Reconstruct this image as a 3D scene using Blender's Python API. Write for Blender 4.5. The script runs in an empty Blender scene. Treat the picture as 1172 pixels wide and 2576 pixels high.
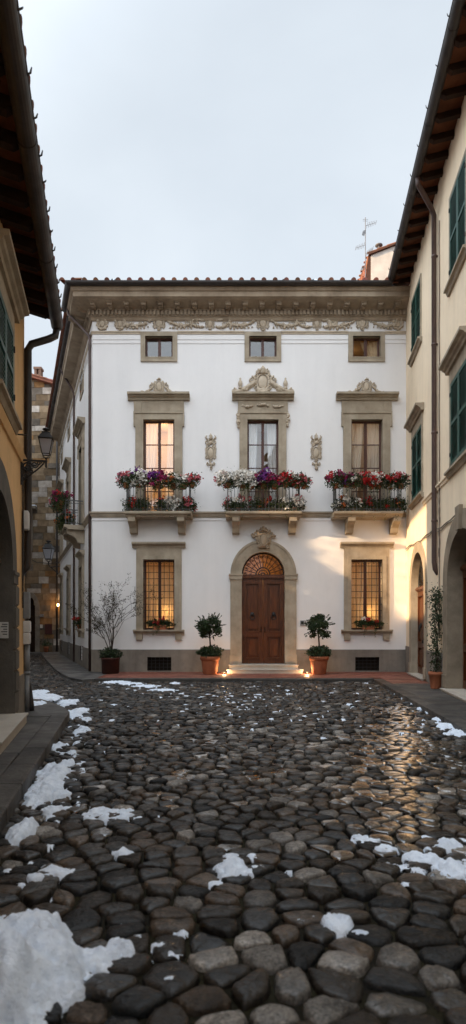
import bpy, math, random
import numpy as np
from mathutils import Vector, Matrix
R = random.Random(11)
rng = np.random.default_rng(5)
SC = bpy.context.scene
COL = SC.collection
# ------------------------------------------------------------------ camera model (photo measured in a 1172 x 2576 frame)
F, HZ, CX, CAMZ = 1500.0, 1575.0, 586.0, 1.6
YF = 19.57                      # distance of the palazzo front
S = F / YF
def fx(x): return (x - CX) / S
def fz(y): return CAMZ + (HZ - y) / S
def gp(x, y, z=0.0):
    Y = F * (CAMZ - z) / (y - HZ)
    return Vector(((x - CX) / F * Y, Y, z))
def px(x, y, Y): return Vector(((x - CX) / F * Y, Y, CAMZ + (HZ - y) / F * Y))
# ------------------------------------------------------------------ mesh builder
class Frame:
    """wall frame: u along the wall, d outwards, z up"""
    def __init__(s, o, u, n):
        s.o = Vector((o[0], o[1], 0)); s.u = Vector((u[0], u[1], 0)).normalized(); s.n = Vector((n[0], n[1], 0)).normalized()
        s.flip = s.u.cross(s.n).z < 0
    def p(s, u, d, z): return s.o + s.u * u + s.n * d + Vector((0, 0, z))
WORLD = Frame((0, 0), (1, 0), (0, 1))
class MB:
    def __init__(s, fr=WORLD):
        s.V = []; s.Fc = []; s.C = []; s.fr = fr; s.col = (1, 1, 1)
    def v(s, u, d, z):
        s.V.append(s.fr.p(u, d, z)); s.C.append(s.col); return len(s.V) - 1
    def f(s, *i):
        s.Fc.append(tuple(reversed(i)) if s.fr.flip else tuple(i))
    def quad(s, a, b, c, d): s.f(s.v(*a), s.v(*b), s.v(*c), s.v(*d))
    def box(s, a0, a1, b0, b1, c0, c1):
        i = [s.v(a, b, c) for c in (c0, c1) for b in (b0, b1) for a in (a0, a1)]
        for q in ((0, 2, 3, 1), (4, 5, 7, 6), (0, 1, 5, 4), (2, 6, 7, 3), (0, 4, 6, 2), (1, 3, 7, 5)): s.f(*[i[k] for k in q])
    def taper(s, ca, cb, z0, z1, h0, h1):
        """square frustum about (ca,cb), half sizes h0 at z0 and h1 at z1"""
        i = []
        for z, h in ((z0, h0), (z1, h1)):
            for a, b in ((-1, -1), (1, -1), (1, 1), (-1, 1)): i.append(s.v(ca + a * h, cb + b * h, z))
        s.f(0 + i[0], i[3], i[2], i[1]); s.f(*i[4:])
        for k in range(4): s.f(i[k], i[(k + 1) % 4], i[4 + (k + 1) % 4], i[4 + k])
    def prism(s, poly, d0, d1):
        """polygon in (u,z), extruded from d0 to d1"""
        a = [s.v(u, d0, z) for u, z in poly]; b = [s.v(u, d1, z) for u, z in poly]
        n = len(poly); s.f(*a); s.f(*reversed(b))
        for k in range(n): s.f(a[k], b[k], b[(k + 1) % n], a[(k + 1) % n])
    def slab(s, poly, z0, z1):
        """polygon in plan (u,d), from z0 up to z1"""
        a = [s.v(u, d, z0) for u, d in poly]; b = [s.v(u, d, z1) for u, d in poly]
        n = len(poly); s.f(*reversed(a)); s.f(*b)
        for k in range(n): s.f(a[k], a[(k + 1) % n], b[(k + 1) % n], b[k])
    def mould(s, prof, u0, u1):
        """profile [(d,z)] run along u"""
        a = [s.v(u0, d, z) for d, z in prof]; b = [s.v(u1, d, z) for d, z in prof]
        n = len(prof); s.f(*a); s.f(*reversed(b))
        for k in range(n): s.f(a[k], b[k], b[(k + 1) % n], a[(k + 1) % n])
    def tube(s, pts, r, n=6, cap=True, flat=1.0):
        pts = [Vector(p) for p in pts]; m = len(pts)
        rr = r if isinstance(r, (list, tuple)) else [r] * m
        up = None; rings = []
        for k in range(m):
            t = (pts[min(k + 1, m - 1)] - pts[max(k - 1, 0)])
            if t.length < 1e-9: t = Vector((0, 0, 1))
            t.normalize()
            if up is None:
                up = t.cross(Vector((0, 1, 0)))
                if up.length < .1: up = t.cross(Vector((1, 0, 0)))
            up = up - t * up.dot(t)
            if up.length < 1e-6: up = t.orthogonal()
            up.normalize(); w = t.cross(up)
            ring = []
            for j in range(n):
                a = 2 * math.pi * j / n
                o = up * math.cos(a) * rr[k] + w * math.sin(a) * rr[k]
                o.y *= flat
                q = pts[k] + o; ring.append(s.v(q.x, q.y, q.z))
            rings.append(ring)
        for k in range(m - 1):
            for j in range(n): s.f(rings[k][j], rings[k][(j + 1) % n], rings[k + 1][(j + 1) % n], rings[k + 1][j])
        if cap: s.f(*reversed(rings[0])); s.f(*rings[-1])
    def lathe(s, prof, c=(0, 0, 0), n=16):
        rings = []
        for r, z in prof:
            rings.append([s.v(c[0] + r * math.cos(2 * math.pi * j / n), c[1] + r * math.sin(2 * math.pi * j / n), c[2] + z) for j in range(n)])
        for k in range(len(rings) - 1):
            for j in range(n): s.f(rings[k][j], rings[k][(j + 1) % n], rings[k + 1][(j + 1) % n], rings[k + 1][j])
        s.f(*reversed(rings[0])); s.f(*rings[-1])
    def ell(s, c, r, n=8, m=5):
        top = s.v(c[0], c[1], c[2] + r[2]); rings = []
        for i in range(1, m):
            a = math.pi * i / m
            rings.append([s.v(c[0] + r[0] * math.sin(a) * math.cos(2 * math.pi * j / n), c[1] + r[1] * math.sin(a) * math.sin(2 * math.pi * j / n), c[2] + r[2] * math.cos(a)) for j in range(n)])
        bot = s.v(c[0], c[1], c[2] - r[2])
        for j in range(n):
            s.f(top, rings[0][j], rings[0][(j + 1) % n]); s.f(bot, rings[-1][(j + 1) % n], rings[-1][j])
            for i in range(len(rings) - 1): s.f(rings[i][j], rings[i + 1][j], rings[i + 1][(j + 1) % n], rings[i][(j + 1) % n])
    def path(s, prof, pts):
        """closed profile [(d,z)] swept with mitres along plan points (outside on the right of travel)"""
        m = len(pts); P = [Vector((p[0], p[1])) for p in pts]; rings = []
        for k in range(m):
            ns = []
            for a, b in ((k - 1, k), (k, k + 1)):
                if a >= 0 and b < m:
                    t = (P[b] - P[a]).normalized(); ns.append(Vector((t.y, -t.x)))
            mi = ns[0] if len(ns) == 1 else (ns[0] + ns[1]) / (1 + ns[0].dot(ns[1]))
            rings.append([s.v(P[k].x + mi.x * d, P[k].y + mi.y * d, z) for d, z in prof])
        n = len(prof)
        for k in range(m - 1):
            for j in range(n): s.f(rings[k][j], rings[k + 1][j], rings[k + 1][(j + 1) % n], rings[k][(j + 1) % n])
        s.f(*rings[0]); s.f(*reversed(rings[-1]))
    def leaf(s, p, size, up=None, lean=.5, asp=.5):
        a = Vector((R.gauss(0, 1), R.gauss(0, 1), R.gauss(0, 1)))
        if up is not None: a = a * lean + Vector(up)
        a.normalize(); b = a.cross(Vector((R.gauss(0, 1), R.gauss(0, 1), R.gauss(0, 1)))).normalized()
        c = a.cross(b); p = Vector(p); w = size * asp
        q = [p - a * size * .5, p + b * w * .5 + c * w * .15, p + a * size * .5, p - b * w * .5 + c * w * .15]
        s.f(*[s.v(x.x, x.y, x.z) for x in q])
    def bloom(s, p, size):
        n = Vector((R.gauss(0, .6), R.gauss(0, .6) - .8, R.gauss(.5, .5))).normalized(); a = n.orthogonal().normalized(); b = n.cross(a); p = Vector(p)
        c = s.v(*(p - n * size * .1)); ring = []
        for j in range(10):
            r = size * (.55 if j % 2 == 0 else .36); t = 2 * math.pi * j / 10
            ring.append(s.v(*(p + (a * math.cos(t) + b * math.sin(t)) * r + n * size * .12)))
        for j in range(10): s.f(c, ring[j], ring[(j + 1) % 10])
    def build(s, name, mat, parent=None, smooth=False, data=None):
        root = parent
        while root is not None and root.parent is not None: root = root.parent
        off = Vector(root['base']) if root is not None else Vector((0, 0, 0))
        me = bpy.data.meshes.new(name)
        V = np.array([tuple(v) for v in s.V], dtype=np.float64) - np.array(off)
        me.from_pydata([tuple(x) for x in V], [], s.Fc)
        at = me.color_attributes.new('col', 'FLOAT_COLOR', 'POINT')
        c = np.ones((len(s.V), 4), dtype=np.float32); c[:, :3] = np.array(s.C, dtype=np.float32).reshape(-1, 3)
        at.data.foreach_set('color', c.ravel())
        if smooth: me.polygons.foreach_set('use_smooth', [True] * len(me.polygons))
        me.materials.append(mat); me.update()
        o = bpy.data.objects.new(name, me); COL.objects.link(o)
        if parent is not None: o.parent = parent
        return o
def tag(o, label=None, cat=None, group=None, kind=None):
    if label: o['label'] = label
    if cat: o['category'] = cat
    if group: o['group'] = group
    if kind: o['kind'] = kind
    return o
def thing(name, loc, label, cat, group=None):
    o = bpy.data.objects.new(name, None); COL.objects.link(o); o.location = loc; o['base'] = tuple(loc); o.empty_display_size = .2
    return tag(o, label, cat, group)
def copy_part(o, parent, loc=None):
    c = o.copy(); COL.objects.link(c); c.parent = parent
    if loc is not None: c.location = loc
    return c
# ------------------------------------------------------------------ materials
def mat(name, c, c2=None, rough=.8, scale=3.0, bump=0.0, bscale=60.0, spec=.4, metal=0.0, attr=False, stretch=(1, 1, 1), lo=.35, hi=.65, r2=None):
    m = bpy.data.materials.new(name); m.use_nodes = True; nt = m.node_tree; N = nt.nodes; L = nt.links
    b = N['Principled BSDF']; b.inputs['Roughness'].default_value = rough; b.inputs['Metallic'].default_value = metal
    b.inputs['Specular IOR Level'].default_value = spec
    tc = N.new('ShaderNodeTexCoord'); mp = N.new('ShaderNodeMapping'); mp.inputs['Scale'].default_value = stretch
    L.new(tc.outputs['Object'], mp.inputs['Vector'])
    nz = N.new('ShaderNodeTexNoise'); nz.inputs['Scale'].default_value = scale; nz.inputs['Detail'].default_value = 8; nz.inputs['Roughness'].default_value = .62
    L.new(mp.outputs['Vector'], nz.inputs['Vector'])
    rp = N.new('ShaderNodeMapRange'); rp.inputs['From Min'].default_value = lo; rp.inputs['From Max'].default_value = hi
    L.new(nz.outputs['Fac'], rp.inputs['Value'])
    mx = N.new('ShaderNodeMix'); mx.data_type = 'RGBA'
    L.new(rp.outputs['Result'], mx.inputs['Factor'])
    mx.inputs['A'].default_value = (*c, 1); mx.inputs['B'].default_value = (*(c2 or [k * .75 for k in c]), 1)
    out = mx.outputs['Result']
    if attr:
        at = N.new('ShaderNodeAttribute'); at.attribute_name = 'col'
        ml = N.new('ShaderNodeMix'); ml.data_type = 'RGBA'; ml.blend_type = 'MULTIPLY'; ml.inputs['Factor'].default_value = 1
        L.new(out, ml.inputs['A']); L.new(at.outputs['Color'], ml.inputs['B']); out = ml.outputs['Result']
    L.new(out, b.inputs['Base Color'])
    if r2 is not None:
        rr = N.new('ShaderNodeMapRange'); rr.inputs['From Min'].default_value = lo; rr.inputs['From Max'].default_value = hi
        rr.inputs['To Min'].default_value = rough; rr.inputs['To Max'].default_value = r2
        L.new(nz.outputs['Fac'], rr.inputs['Value']); L.new(rr.outputs['Result'], b.inputs['Roughness'])
    if bump:
        n2 = N.new('ShaderNodeTexNoise'); n2.inputs['Scale'].default_value = bscale; n2.inputs['Detail'].default_value = 6
        L.new(mp.outputs['Vector'], n2.inputs['Vector'])
        bp = N.new('ShaderNodeBump'); bp.inputs['Strength'].default_value = bump; bp.inputs['Distance'].default_value = .02
        L.new(n2.outputs['Fac'], bp.inputs['Height']); L.new(bp.outputs['Normal'], b.inputs['Normal'])
    return m
def emis(name, c, st):
    m = bpy.data.materials.new(name); m.use_nodes = True; b = m.node_tree.nodes['Principled BSDF']
    b.inputs['Base Color'].default_value = (*c, 1); b.inputs['Emission Color'].default_value = (*c, 1); b.inputs['Emission Strength'].default_value = st
    return m
def glass(name, refl=.2, tint=(1, 1, 1), rough=.01):
    m = bpy.data.materials.new(name); m.use_nodes = True; nt = m.node_tree; N = nt.nodes; L = nt.links
    N.remove(N['Principled BSDF']); t = N.new('ShaderNodeBsdfTransparent'); t.inputs['Color'].default_value = (*tint, 1)
    g = N.new('ShaderNodeBsdfGlossy'); g.inputs['Roughness'].default_value = rough
    tc = N.new('ShaderNodeTexCoord'); nz = N.new('ShaderNodeTexNoise'); nz.inputs['Scale'].default_value = 1.7
    L.new(tc.outputs['Object'], nz.inputs['Vector']); bp = N.new('ShaderNodeBump'); bp.inputs['Strength'].default_value = .12; bp.inputs['Distance'].default_value = .05
    L.new(nz.outputs['Fac'], bp.inputs['Height']); L.new(bp.outputs['Normal'], g.inputs['Normal'])
    mx = N.new('ShaderNodeMixShader'); mx.inputs['Fac'].default_value = refl
    L.new(t.outputs[0], mx.inputs[1]); L.new(g.outputs[0], mx.inputs[2]); L.new(mx.outputs[0], N['Material Output'].inputs['Surface'])
    return m
def cloth(name, c, tr=.5):
    m = bpy.data.materials.new(name); m.use_nodes = True; nt = m.node_tree; N = nt.nodes; L = nt.links
    N.remove(N['Principled BSDF']); d = N.new('ShaderNodeBsdfDiffuse'); d.inputs['Color'].default_value = (*c, 1)
    t = N.new('ShaderNodeBsdfTranslucent'); t.inputs['Color'].default_value = (*c, 1)
    mx = N.new('ShaderNodeMixShader'); mx.inputs['Fac'].default_value = tr
    L.new(d.outputs[0], mx.inputs[1]); L.new(t.outputs[0], mx.inputs[2]); L.new(mx.outputs[0], N['Material Output'].inputs['Surface'])
    return m
PLW = mat('white_plaster', (.80, .775, .755), (.73, .705, .69), .92, .55, .12, 90, .15, lo=.3, hi=.75, stretch=(1, 1, .45))
PLR = mat('cream_plaster', (.90, .745, .55), (.82, .665, .475), .92, .7, .15, 80, .15, lo=.3, hi=.75, stretch=(1, 1, .4))
PLL = mat('ochre_plaster', (.74, .47, .23), (.64, .395, .185), .92, .9, .15, 80, .15, lo=.3, hi=.72, stretch=(1, 1, .45))
PLIN = mat('plinth_render', (.255, .22, .18), (.19, .165, .14), .9, 1.6, .25, 50, .2)
STONE = mat('sandstone', (.42, .35, .262), (.30, .243, .175), .85, 2.2, .3, 45, .2)
STONEL = mat('carved_sandstone', (.52, .435, .335), (.41, .335, .25), .88, 6, .3, 70, .2)
CORN = mat('cornice_stone', (.38, .30, .215), (.27, .205, .142), .88, 1.8, .3, 45, .2)
STOND = mat('grey_sandstone', (.235, .20, .158), (.155, .132, .105), .85, 2.4, .4, 35, .25)
STONJ = mat('brown_sandstone', (.31, .25, .18), (.20, .158, .112), .85, 2.4, .4, 35, .25)
WOOD = mat('walnut_wood', (.14, .040, .0095), (.048, .012, .0035), .34, 3.0, .2, 40, .45, stretch=(9, 9, .8))
WOODF = mat('window_wood', (.085, .026, .013), (.05, .016, .009), .5, 4, .1, 40)
RAFT = mat('rafter_wood', (.036, .017, .008), (.02, .009, .005), .8, 4, .2, 40, .2)
SOFF = mat('terracotta_soffit', (.15, .055, .025), (.085, .03, .014), .9, 3, .3, 30, .2)
GREEN = mat('green_shutter_paint', (.017, .078, .058), (.012, .056, .042), .5, 5, .05, 60)
TILE = mat('roof_tile', (.27, .10, .06), (.15, .07, .05), .85, 5, .4, 40, .2, attr=True)
GUT = mat('dark_copper_gutter', (.030, .021, .017), (.018, .013, .011), .45, 3, .05, 30, .5, r2=.6)
PIPE = mat('brown_copper_pipe', (.085, .047, .036), (.055, .03, .025), .42, 3, .05, 30, .5, r2=.6)
IRON = mat('black_iron', (.012, .011, .011), (.02, .017, .015), .55, 10, .1, 80)
RAILM = mat('grey_iron_railing', (.12, .118, .115), (.07, .068, .066), .55, 8, .1, 80)
TERRA = mat('terracotta', (.40, .135, .06), (.29, .095, .045), .8, 6, .2, 50, .3)
RUST = mat('dark_rust_planter', (.06, .016, .010), (.036, .011, .008), .7, 5, .2, 50, .3)
SOIL = mat('soil', (.02, .014, .009), (.012, .009, .006), .95, 20, .5, 60)
MARB = mat('pale_step_stone', (.5, .45, .38), (.4, .35, .29), .6, 3, .2, 40, .4)
LEAFD = mat('dark_leaf', (.018, .036, .012), (.034, .055, .016), .55, 12, 0, 60, .35, attr=True)
LEAFG = mat('green_leaf', (.026, .046, .016), (.05, .064, .02), .6, 12, 0, 60, .3, attr=True)
LEAFB = mat('dry_leaf', (.055, .038, .02), (.035, .03, .015), .8, 12, 0, 60, .2, attr=True)
BARK = mat('bark', (.05, .034, .022), (.032, .022, .015), .9, 20, .5, 60, .2)
CURT = cloth('curtain_linen', (.82, .74, .62), .5)
CURA = cloth('curtain_amber', (.80, .60, .36), .5)
CURTW = cloth('curtain_white', (.85, .83, .80), .45)
ROOMM = mat('room_wall', (.5, .40, .28), (.45, .35, .24), .9)
GLS = glass('window_glass', .13)
GLB = glass('window_glass_reflecting', .12)
GLL = cloth('frosted_lantern_glass', (.62, .62, .66), .6)
PLAST = mat('white_box_paint', (.62, .60, .57), (.5, .48, .45), .5, 4)
GREYM = mat('grey_box_paint', (.22, .22, .22), (.16, .16, .16), .6, 4)
PAPER = mat('paper', (.6, .58, .54), (.5, .48, .45), .8, 8)
INK = mat('ink', (.04, .04, .045), (.06, .06, .06), .8, 8)
STEEL = mat('antenna_metal', (.16, .16, .17), (.1, .1, .11), .5, 5, 0, 60, .5)
BRICK = mat('red_paving_tile', (.24, .082, .052), (.155, .06, .042), .45, 1.2, .25, 30, .45, attr=True, r2=.75)
SLABM = mat('dark_pavement_stone', (.072, .066, .06), (.045, .042, .039), .5, 2.2, .5, 25, .45, attr=True, r2=.8)
MOSS = mat('mossy_earth', (.010, .008, .006), (.022, .019, .007), .9, 5, .8, 40, .2)
SNOW = mat('snow', (.80, .875, .98), (.58, .66, .78), .7, 16, .6, 70, .3, lo=.40, hi=.78)
COB = mat('cobblestone', (.95, .92, .88), (.40, .385, .37), .36, 9, .38, 36, .3, attr=True, lo=.36, hi=.64, r2=.6)
BLOCK = mat('stone_blocks', (1.15, 1.15, 1.15), (.7, .68, .66), .9, 3.5, .6, 20, .2, attr=True)
nt_ = COB.node_tree; b_ = nt_.nodes['Principled BSDF']; src_ = b_.inputs['Base Color'].links[0].from_socket
tc_ = nt_.nodes.new('ShaderNodeTexCoord'); n3 = nt_.nodes.new('ShaderNodeTexNoise'); n3.inputs['Scale'].default_value = 62; n3.inputs['Detail'].default_value = 4; n3.inputs['Roughness'].default_value = .75; nt_.links.new(tc_.outputs['Object'], n3.inputs['Vector'])
r3 = nt_.nodes.new('ShaderNodeMapRange'); r3.inputs['From Min'].default_value = .32; r3.inputs['From Max'].default_value = .72; r3.inputs['To Min'].default_value = .38; r3.inputs['To Max'].default_value = 2.6; nt_.links.new(n3.outputs['Fac'], r3.inputs['Value'])
v3 = nt_.nodes.new('ShaderNodeVectorMath'); v3.operation = 'SCALE'; nt_.links.new(src_, v3.inputs[0]); nt_.links.new(r3.outputs['Result'], v3.inputs['Scale']); nt_.links.new(v3.outputs['Vector'], b_.inputs['Base Color'])
aw_ = nt_.nodes.new('ShaderNodeAttribute'); aw_.attribute_name = 'wet'
rs_ = b_.inputs['Roughness'].links[0].from_socket; mw = nt_.nodes.new('ShaderNodeMix'); nt_.links.new(aw_.outputs['Fac'], mw.inputs['Factor']); nt_.links.new(rs_, mw.inputs['A']); mw.inputs['B'].default_value = .09; nt_.links.new(mw.outputs['Result'], b_.inputs['Roughness'])
bs_ = nt_.nodes.new('ShaderNodeMapRange'); bs_.inputs['To Min'].default_value = .7; bs_.inputs['To Max'].default_value = .10; nt_.links.new(aw_.outputs['Fac'], bs_.inputs['Value'])
for q_ in nt_.nodes:
    if q_.type == 'BUMP': nt_.links.new(bs_.outputs['Result'], q_.inputs['Strength'])
ss_ = nt_.nodes.new('ShaderNodeMapRange'); ss_.inputs['To Min'].default_value = .22; ss_.inputs['To Max'].default_value = 1.0; nt_.links.new(aw_.outputs['Fac'], ss_.inputs['Value']); nt_.links.new(ss_.outputs['Result'], b_.inputs['Specular IOR Level']); nt_.links.new(aw_.outputs['Fac'], b_.inputs['Coat Weight']); b_.inputs['Coat Roughness'].default_value = .07; b_.inputs['Coat IOR'].default_value = 1.6
def weather(m, lo_, scale=(2.6, 2.6, .22)):
    nt = m.node_tree; b = nt.nodes['Principled BSDF']; src = b.inputs['Base Color'].links[0].from_socket
    tc = nt.nodes.new('ShaderNodeTexCoord'); f = None
    for sc_, ns, a0, a1 in ((scale, 1.0, .42, .72), ((1, 1, 1), .9, .5, .75), ((1, 1, 1), 5.0, .55, .8)):
        mp = nt.nodes.new('ShaderNodeMapping'); mp.inputs['Scale'].default_value = sc_; nt.links.new(tc.outputs['Object'], mp.inputs['Vector'])
        nz = nt.nodes.new('ShaderNodeTexNoise'); nz.inputs['Scale'].default_value = ns; nz.inputs['Detail'].default_value = 7; nz.inputs['Roughness'].default_value = .65; nt.links.new(mp.outputs['Vector'], nz.inputs['Vector'])
        mr = nt.nodes.new('ShaderNodeMapRange'); mr.inputs['From Min'].default_value = a0; mr.inputs['From Max'].default_value = a1; mr.inputs['To Min'].default_value = 1; mr.inputs['To Max'].default_value = lo_; nt.links.new(nz.outputs['Fac'], mr.inputs['Value'])
        vm = nt.nodes.new('ShaderNodeVectorMath'); vm.operation = 'SCALE'; nt.links.new(src, vm.inputs[0]); nt.links.new(mr.outputs['Result'], vm.inputs['Scale']); src = vm.outputs['Vector']
    nt.links.new(src, b.inputs['Base Color'])
weather(PLW, .96); weather(PLR, .90); weather(PLL, .87); weather(PLIN, .75); weather(STONE, .85, (5, 5, .6)); weather(CORN, .82, (5, 5, .6))
def petal(n, c): return mat(n, c, [k * .8 for k in c], .6, 15, 0, 60, .3)
PET = {'white': petal('white_petal', (.80, .75, .68)), 'red': petal('red_petal', (.50, .012, .014)), 'magenta': petal('magenta_petal', (.27, .012, .075)),
       'purple': petal('purple_petal', (.15, .025, .19)), 'pink': petal('pink_petal', (.55, .13, .15)), 'orange': petal('orange_petal', (.55, .13, .03))}
# ------------------------------------------------------------------ shared building pieces
def wall_sheet(mb, u0, u1, z0, z1, holes, d=0.0):
    """flat wall with rectangular or arched holes: (u0,u1,z0,z1) or (u0,u1,z0,springing,rise)"""
    H = []
    for h in holes: H.append((h[0], h[1], h[2], h[3] if len(h) == 4 else h[3] + h[4]))
    us = sorted({u0, u1, *[h[0] for h in H], *[h[1] for h in H]}); zs = sorted({z0, z1, *[h[2] for h in H], *[h[3] for h in H]})
    us = [u for u in us if u0 <= u <= u1]; zs = [z for z in zs if z0 <= z <= z1]
    for a, b in zip(us, us[1:]):
        for c, e in zip(zs, zs[1:]):
            mu, mz = (a + b) / 2, (c + e) / 2
            if any(h[0] < mu < h[1] and h[2] < mz < h[3] for h in H): continue
            mb.quad((a, d, c), (b, d, c), (b, d, e), (a, d, e))
    for h in holes:
        if len(h) == 5:
            cu, ru, n = (h[0] + h[1]) / 2, (h[1] - h[0]) / 2, 20; zt = h[3] + h[4]
            for k in range(n):
                a0, a1 = math.pi * k / n, math.pi * (k + 1) / n
                p0 = (cu + ru * math.cos(a0), h[3] + h[4] * math.sin(a0)); p1 = (cu + ru * math.cos(a1), h[3] + h[4] * math.sin(a1))
                if abs(p0[0] - p1[0]) > 1e-5: mb.quad((p0[0], d, p0[1]), (p0[0], d, zt), (p1[0], d, zt), (p1[0], d, p1[1]))
def frame_ring(mb, u0, u1, z0, z1, w, d0, d1, bottom=True):
    """rectangular border OUTSIDE the opening u0..u1, z0..z1"""
    mb.box(u0 - w, u0, d0, d1, z0, z1); mb.box(u1, u1 + w, d0, d1, z0, z1); mb.box(u0 - w, u1 + w, d0, d1, z1, z1 + w)
    if bottom: mb.box(u0 - w, u1 + w, d0, d1, z0 - w, z0)
def reveal(mb, u0, u1, z0, z1, d0, d1):
    mb.quad((u0, d0, z0), (u0, d1, z0), (u0, d1, z1), (u0, d0, z1)); mb.quad((u1, d0, z0), (u1, d0, z1), (u1, d1, z1), (u1, d1, z0))
    mb.quad((u0, d0, z1), (u0, d1, z1), (u1, d1, z1), (u1, d0, z1)); mb.quad((u0, d0, z0), (u1, d0, z0), (u1, d1, z0), (u0, d1, z0))
def cornice_prof(z, h, p):
    """small projecting cornice, height h upward from z, projection p"""
    return [(0.001, z), (p * .35, z), (p * .42, z + h * .3), (p * .62, z + h * .42), (p * .7, z + h * .58), (p, z + h * .68), (p, z + h), (0.001, z + h)]
def casement(win, fr, u0, u1, z0, z1, rows, gl, room=True, curtain=None, dp=-.12, lamp=None):
    """timber casement of two leaves, with panes, curtains and the room behind"""
    t = .055; f = MB(fr); um = (u0 + u1) / 2
    f.box(u0, u0 + t, dp - .05, dp, z0, z1); f.box(u1 - t, u1, dp - .05, dp, z0, z1); f.box(u0 + t, u1 - t, dp - .05, dp, z1 - t, z1); f.box(u0 + t, u1 - t, dp - .05, dp, z0, z0 + t)
    f.box(um - .045, um + .045, dp - .05, dp + .012, z0 + t, z1 - t)
    for k in range(1, rows):
        z = z0 + (z1 - z0) * k / rows
        f.box(u0 + t, um - .045, dp - .04, dp - .005, z - .013, z + .013); f.box(um + .045, u1 - t, dp - .04, dp - .005, z - .013, z + .013)
    f.build('frame', WOODF, win)
    g = MB(fr)
    for a, b in ((u0 + t, um - .045), (um + .045, u1 - t)):
        for k in range(rows):
            c, e = z0 + (z1 - z0) * k / rows, z0 + (z1 - z0) * (k + 1) / rows
            tl = R.uniform(-.004, .004); g.quad((a, dp - .03 + tl, c), (b, dp - .03 - tl, c), (b, dp - .03 - tl, e), (a, dp - .03 + tl, e))
    g.build('pane', gl, win)
    if room:
        r = MB(fr); a, b, c, e, q0, q1 = u0 - .4, u1 + .4, z0 - .05, z1 + .25, dp - .06, dp - 1.9
        r.quad((a, q1, c), (b, q1, c), (b, q1, e), (a, q1, e)); r.quad((a, q0, c), (a, q1, c), (a, q1, e), (a, q0, e)); r.quad((b, q0, c), (b, q0, e), (b, q1, e), (b, q1, c))
        r.quad((a, q0, e), (a, q1, e), (b, q1, e), (b, q0, e)); r.quad((a, q0, c), (b, q0, c), (b, q1, c), (a, q1, c))
        for x0, x1 in ((a, u0), (u1, b)): r.quad((x0, q0, c), (x1, q0, c), (x1, q0, e), (x0, q0, e))
        r.quad((u0, q0, z1), (u1, q0, z1), (u1, q0, e), (u0, q0, e))
        r.build('room_interior', ROOMM, win)
    if curtain:
        cm, spans = curtain
        for (a, b, a2, b2) in spans:
            cu = MB(fr); n = max(8, int((b - a) / .02)); rowsz = 7
            ids = []
            for k in range(rowsz + 1):
                w = k / rowsz; zz = z1 - .02 - (z1 - z0 - .04) * w; lo, hi = a + (a2 - a) * w ** 1.6, b + (b2 - b) * w ** 1.6
                ids.append([cu.v(lo + (hi - lo) * j / n, dp - .14 + .022 * math.sin(j * 1.15 + .8 * math.sin(j * .37)), zz) for j in range(n + 1)])
            for k in range(rowsz):
                for j in range(n): cu.f(ids[k][j], ids[k][j + 1], ids[k + 1][j + 1], ids[k + 1][j])
            cu.build('curtain', cm, win, smooth=True)
    if lamp:
        for (lu, ld, lz, pw, colr) in lamp: point_light(fr.p(lu, ld, lz), pw, colr, .07, 'room_lamp')
def point_light(p, pw, c=(1, .62, .28), size=.05, name='lamp'):
    l = bpy.data.lights.new(name, 'POINT'); l.energy = pw; l.color = c; l.shadow_soft_size = size
    o = bpy.data.objects.new(name, l); COL.objects.link(o); o.location = p; return o
# carved ornament pieces, in a wall frame's (u,z)
def scroll(mb, cu, cz, r, sgn=1, turns=1.5, start=0.0, t=.02, d=.02, vs=1):
    pts = []; n = int(16 * turns)
    rr = []
    for k in range(n + 1):
        w = k / n; a = start + sgn * w * turns * 2 * math.pi; q = r * (1 - .85 * w)
        pts.append((cu + q * math.cos(a), d, cz + vs * q * math.sin(a))); rr.append(t * (1 - .45 * w))
    mb.tube(pts, rr, 5, True, 1.0)
def leafy(mb, p0, p1, sag, r, n, d=.02, flare=0.0):
    for k in range(n):
        w = (k + .5) / n; u = p0[0] + (p1[0] - p0[0]) * w; z = p0[1] + (p1[1] - p0[1]) * w - sag * 4 * w * (1 - w)
        q = r * 1.18 * (.75 + .5 * math.sin(math.pi * w) + R.uniform(-.2, .2)) * (1 + flare * w)
        mb.ell((u + R.uniform(-.3, .3) * r, d + R.uniform(0, .5) * r, z + R.uniform(-.35, .35) * r), (q * R.uniform(.5, .9), q * .8, q * R.uniform(.45, .8)), 6, 4)
def ring(mb, cu, cz, ru, rz, t, d=.03, n=18):
    pts = [(cu + ru * math.cos(2 * math.pi * k / n), d, cz + rz * math.sin(2 * math.pi * k / n)) for k in range(n + 1)]
    mb.tube(pts, t, 5, False)
def cartouche(mb, cu, cz, w, h, crown=True):
    mb.ell((cu, .015, cz), (w * .30, .045, h * .36), 12, 8)
    ring(mb, cu, cz, w * .36, h * .42, w * .05, .03)
    for sg in (-1, 1):
        scroll(mb, cu + sg * w * .42, cz + h * .30, w * .15, sg, 1.3, math.pi / 2, w * .055, .03)
        scroll(mb, cu + sg * w * .42, cz - h * .30, w * .15, -sg, 1.3, -math.pi / 2, w * .055, .03)
        leafy(mb, (cu + sg * w * .45, cz + h * .2), (cu + sg * w * .43, cz - h * .2), 0, w * .075, 4)
    if crown:
        leafy(mb, (cu - w * .22, cz + h * .5), (cu + w * .22, cz + h * .5), -h * .1, w * .1, 5)
        mb.ell((cu, .04, cz + h * .62), (w * .08, .04, h * .09), 8, 5)
    leafy(mb, (cu - w * .18, cz - h * .5), (cu + w * .18, cz - h * .5), h * .06, w * .09, 4)
def garland(mb, u0, z0, u1, z1, sag, r):
    leafy(mb, (u0, z0), (u1, z1), sag, r, max(6, int(abs(u1 - u0) / r * 1.1)))
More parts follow.
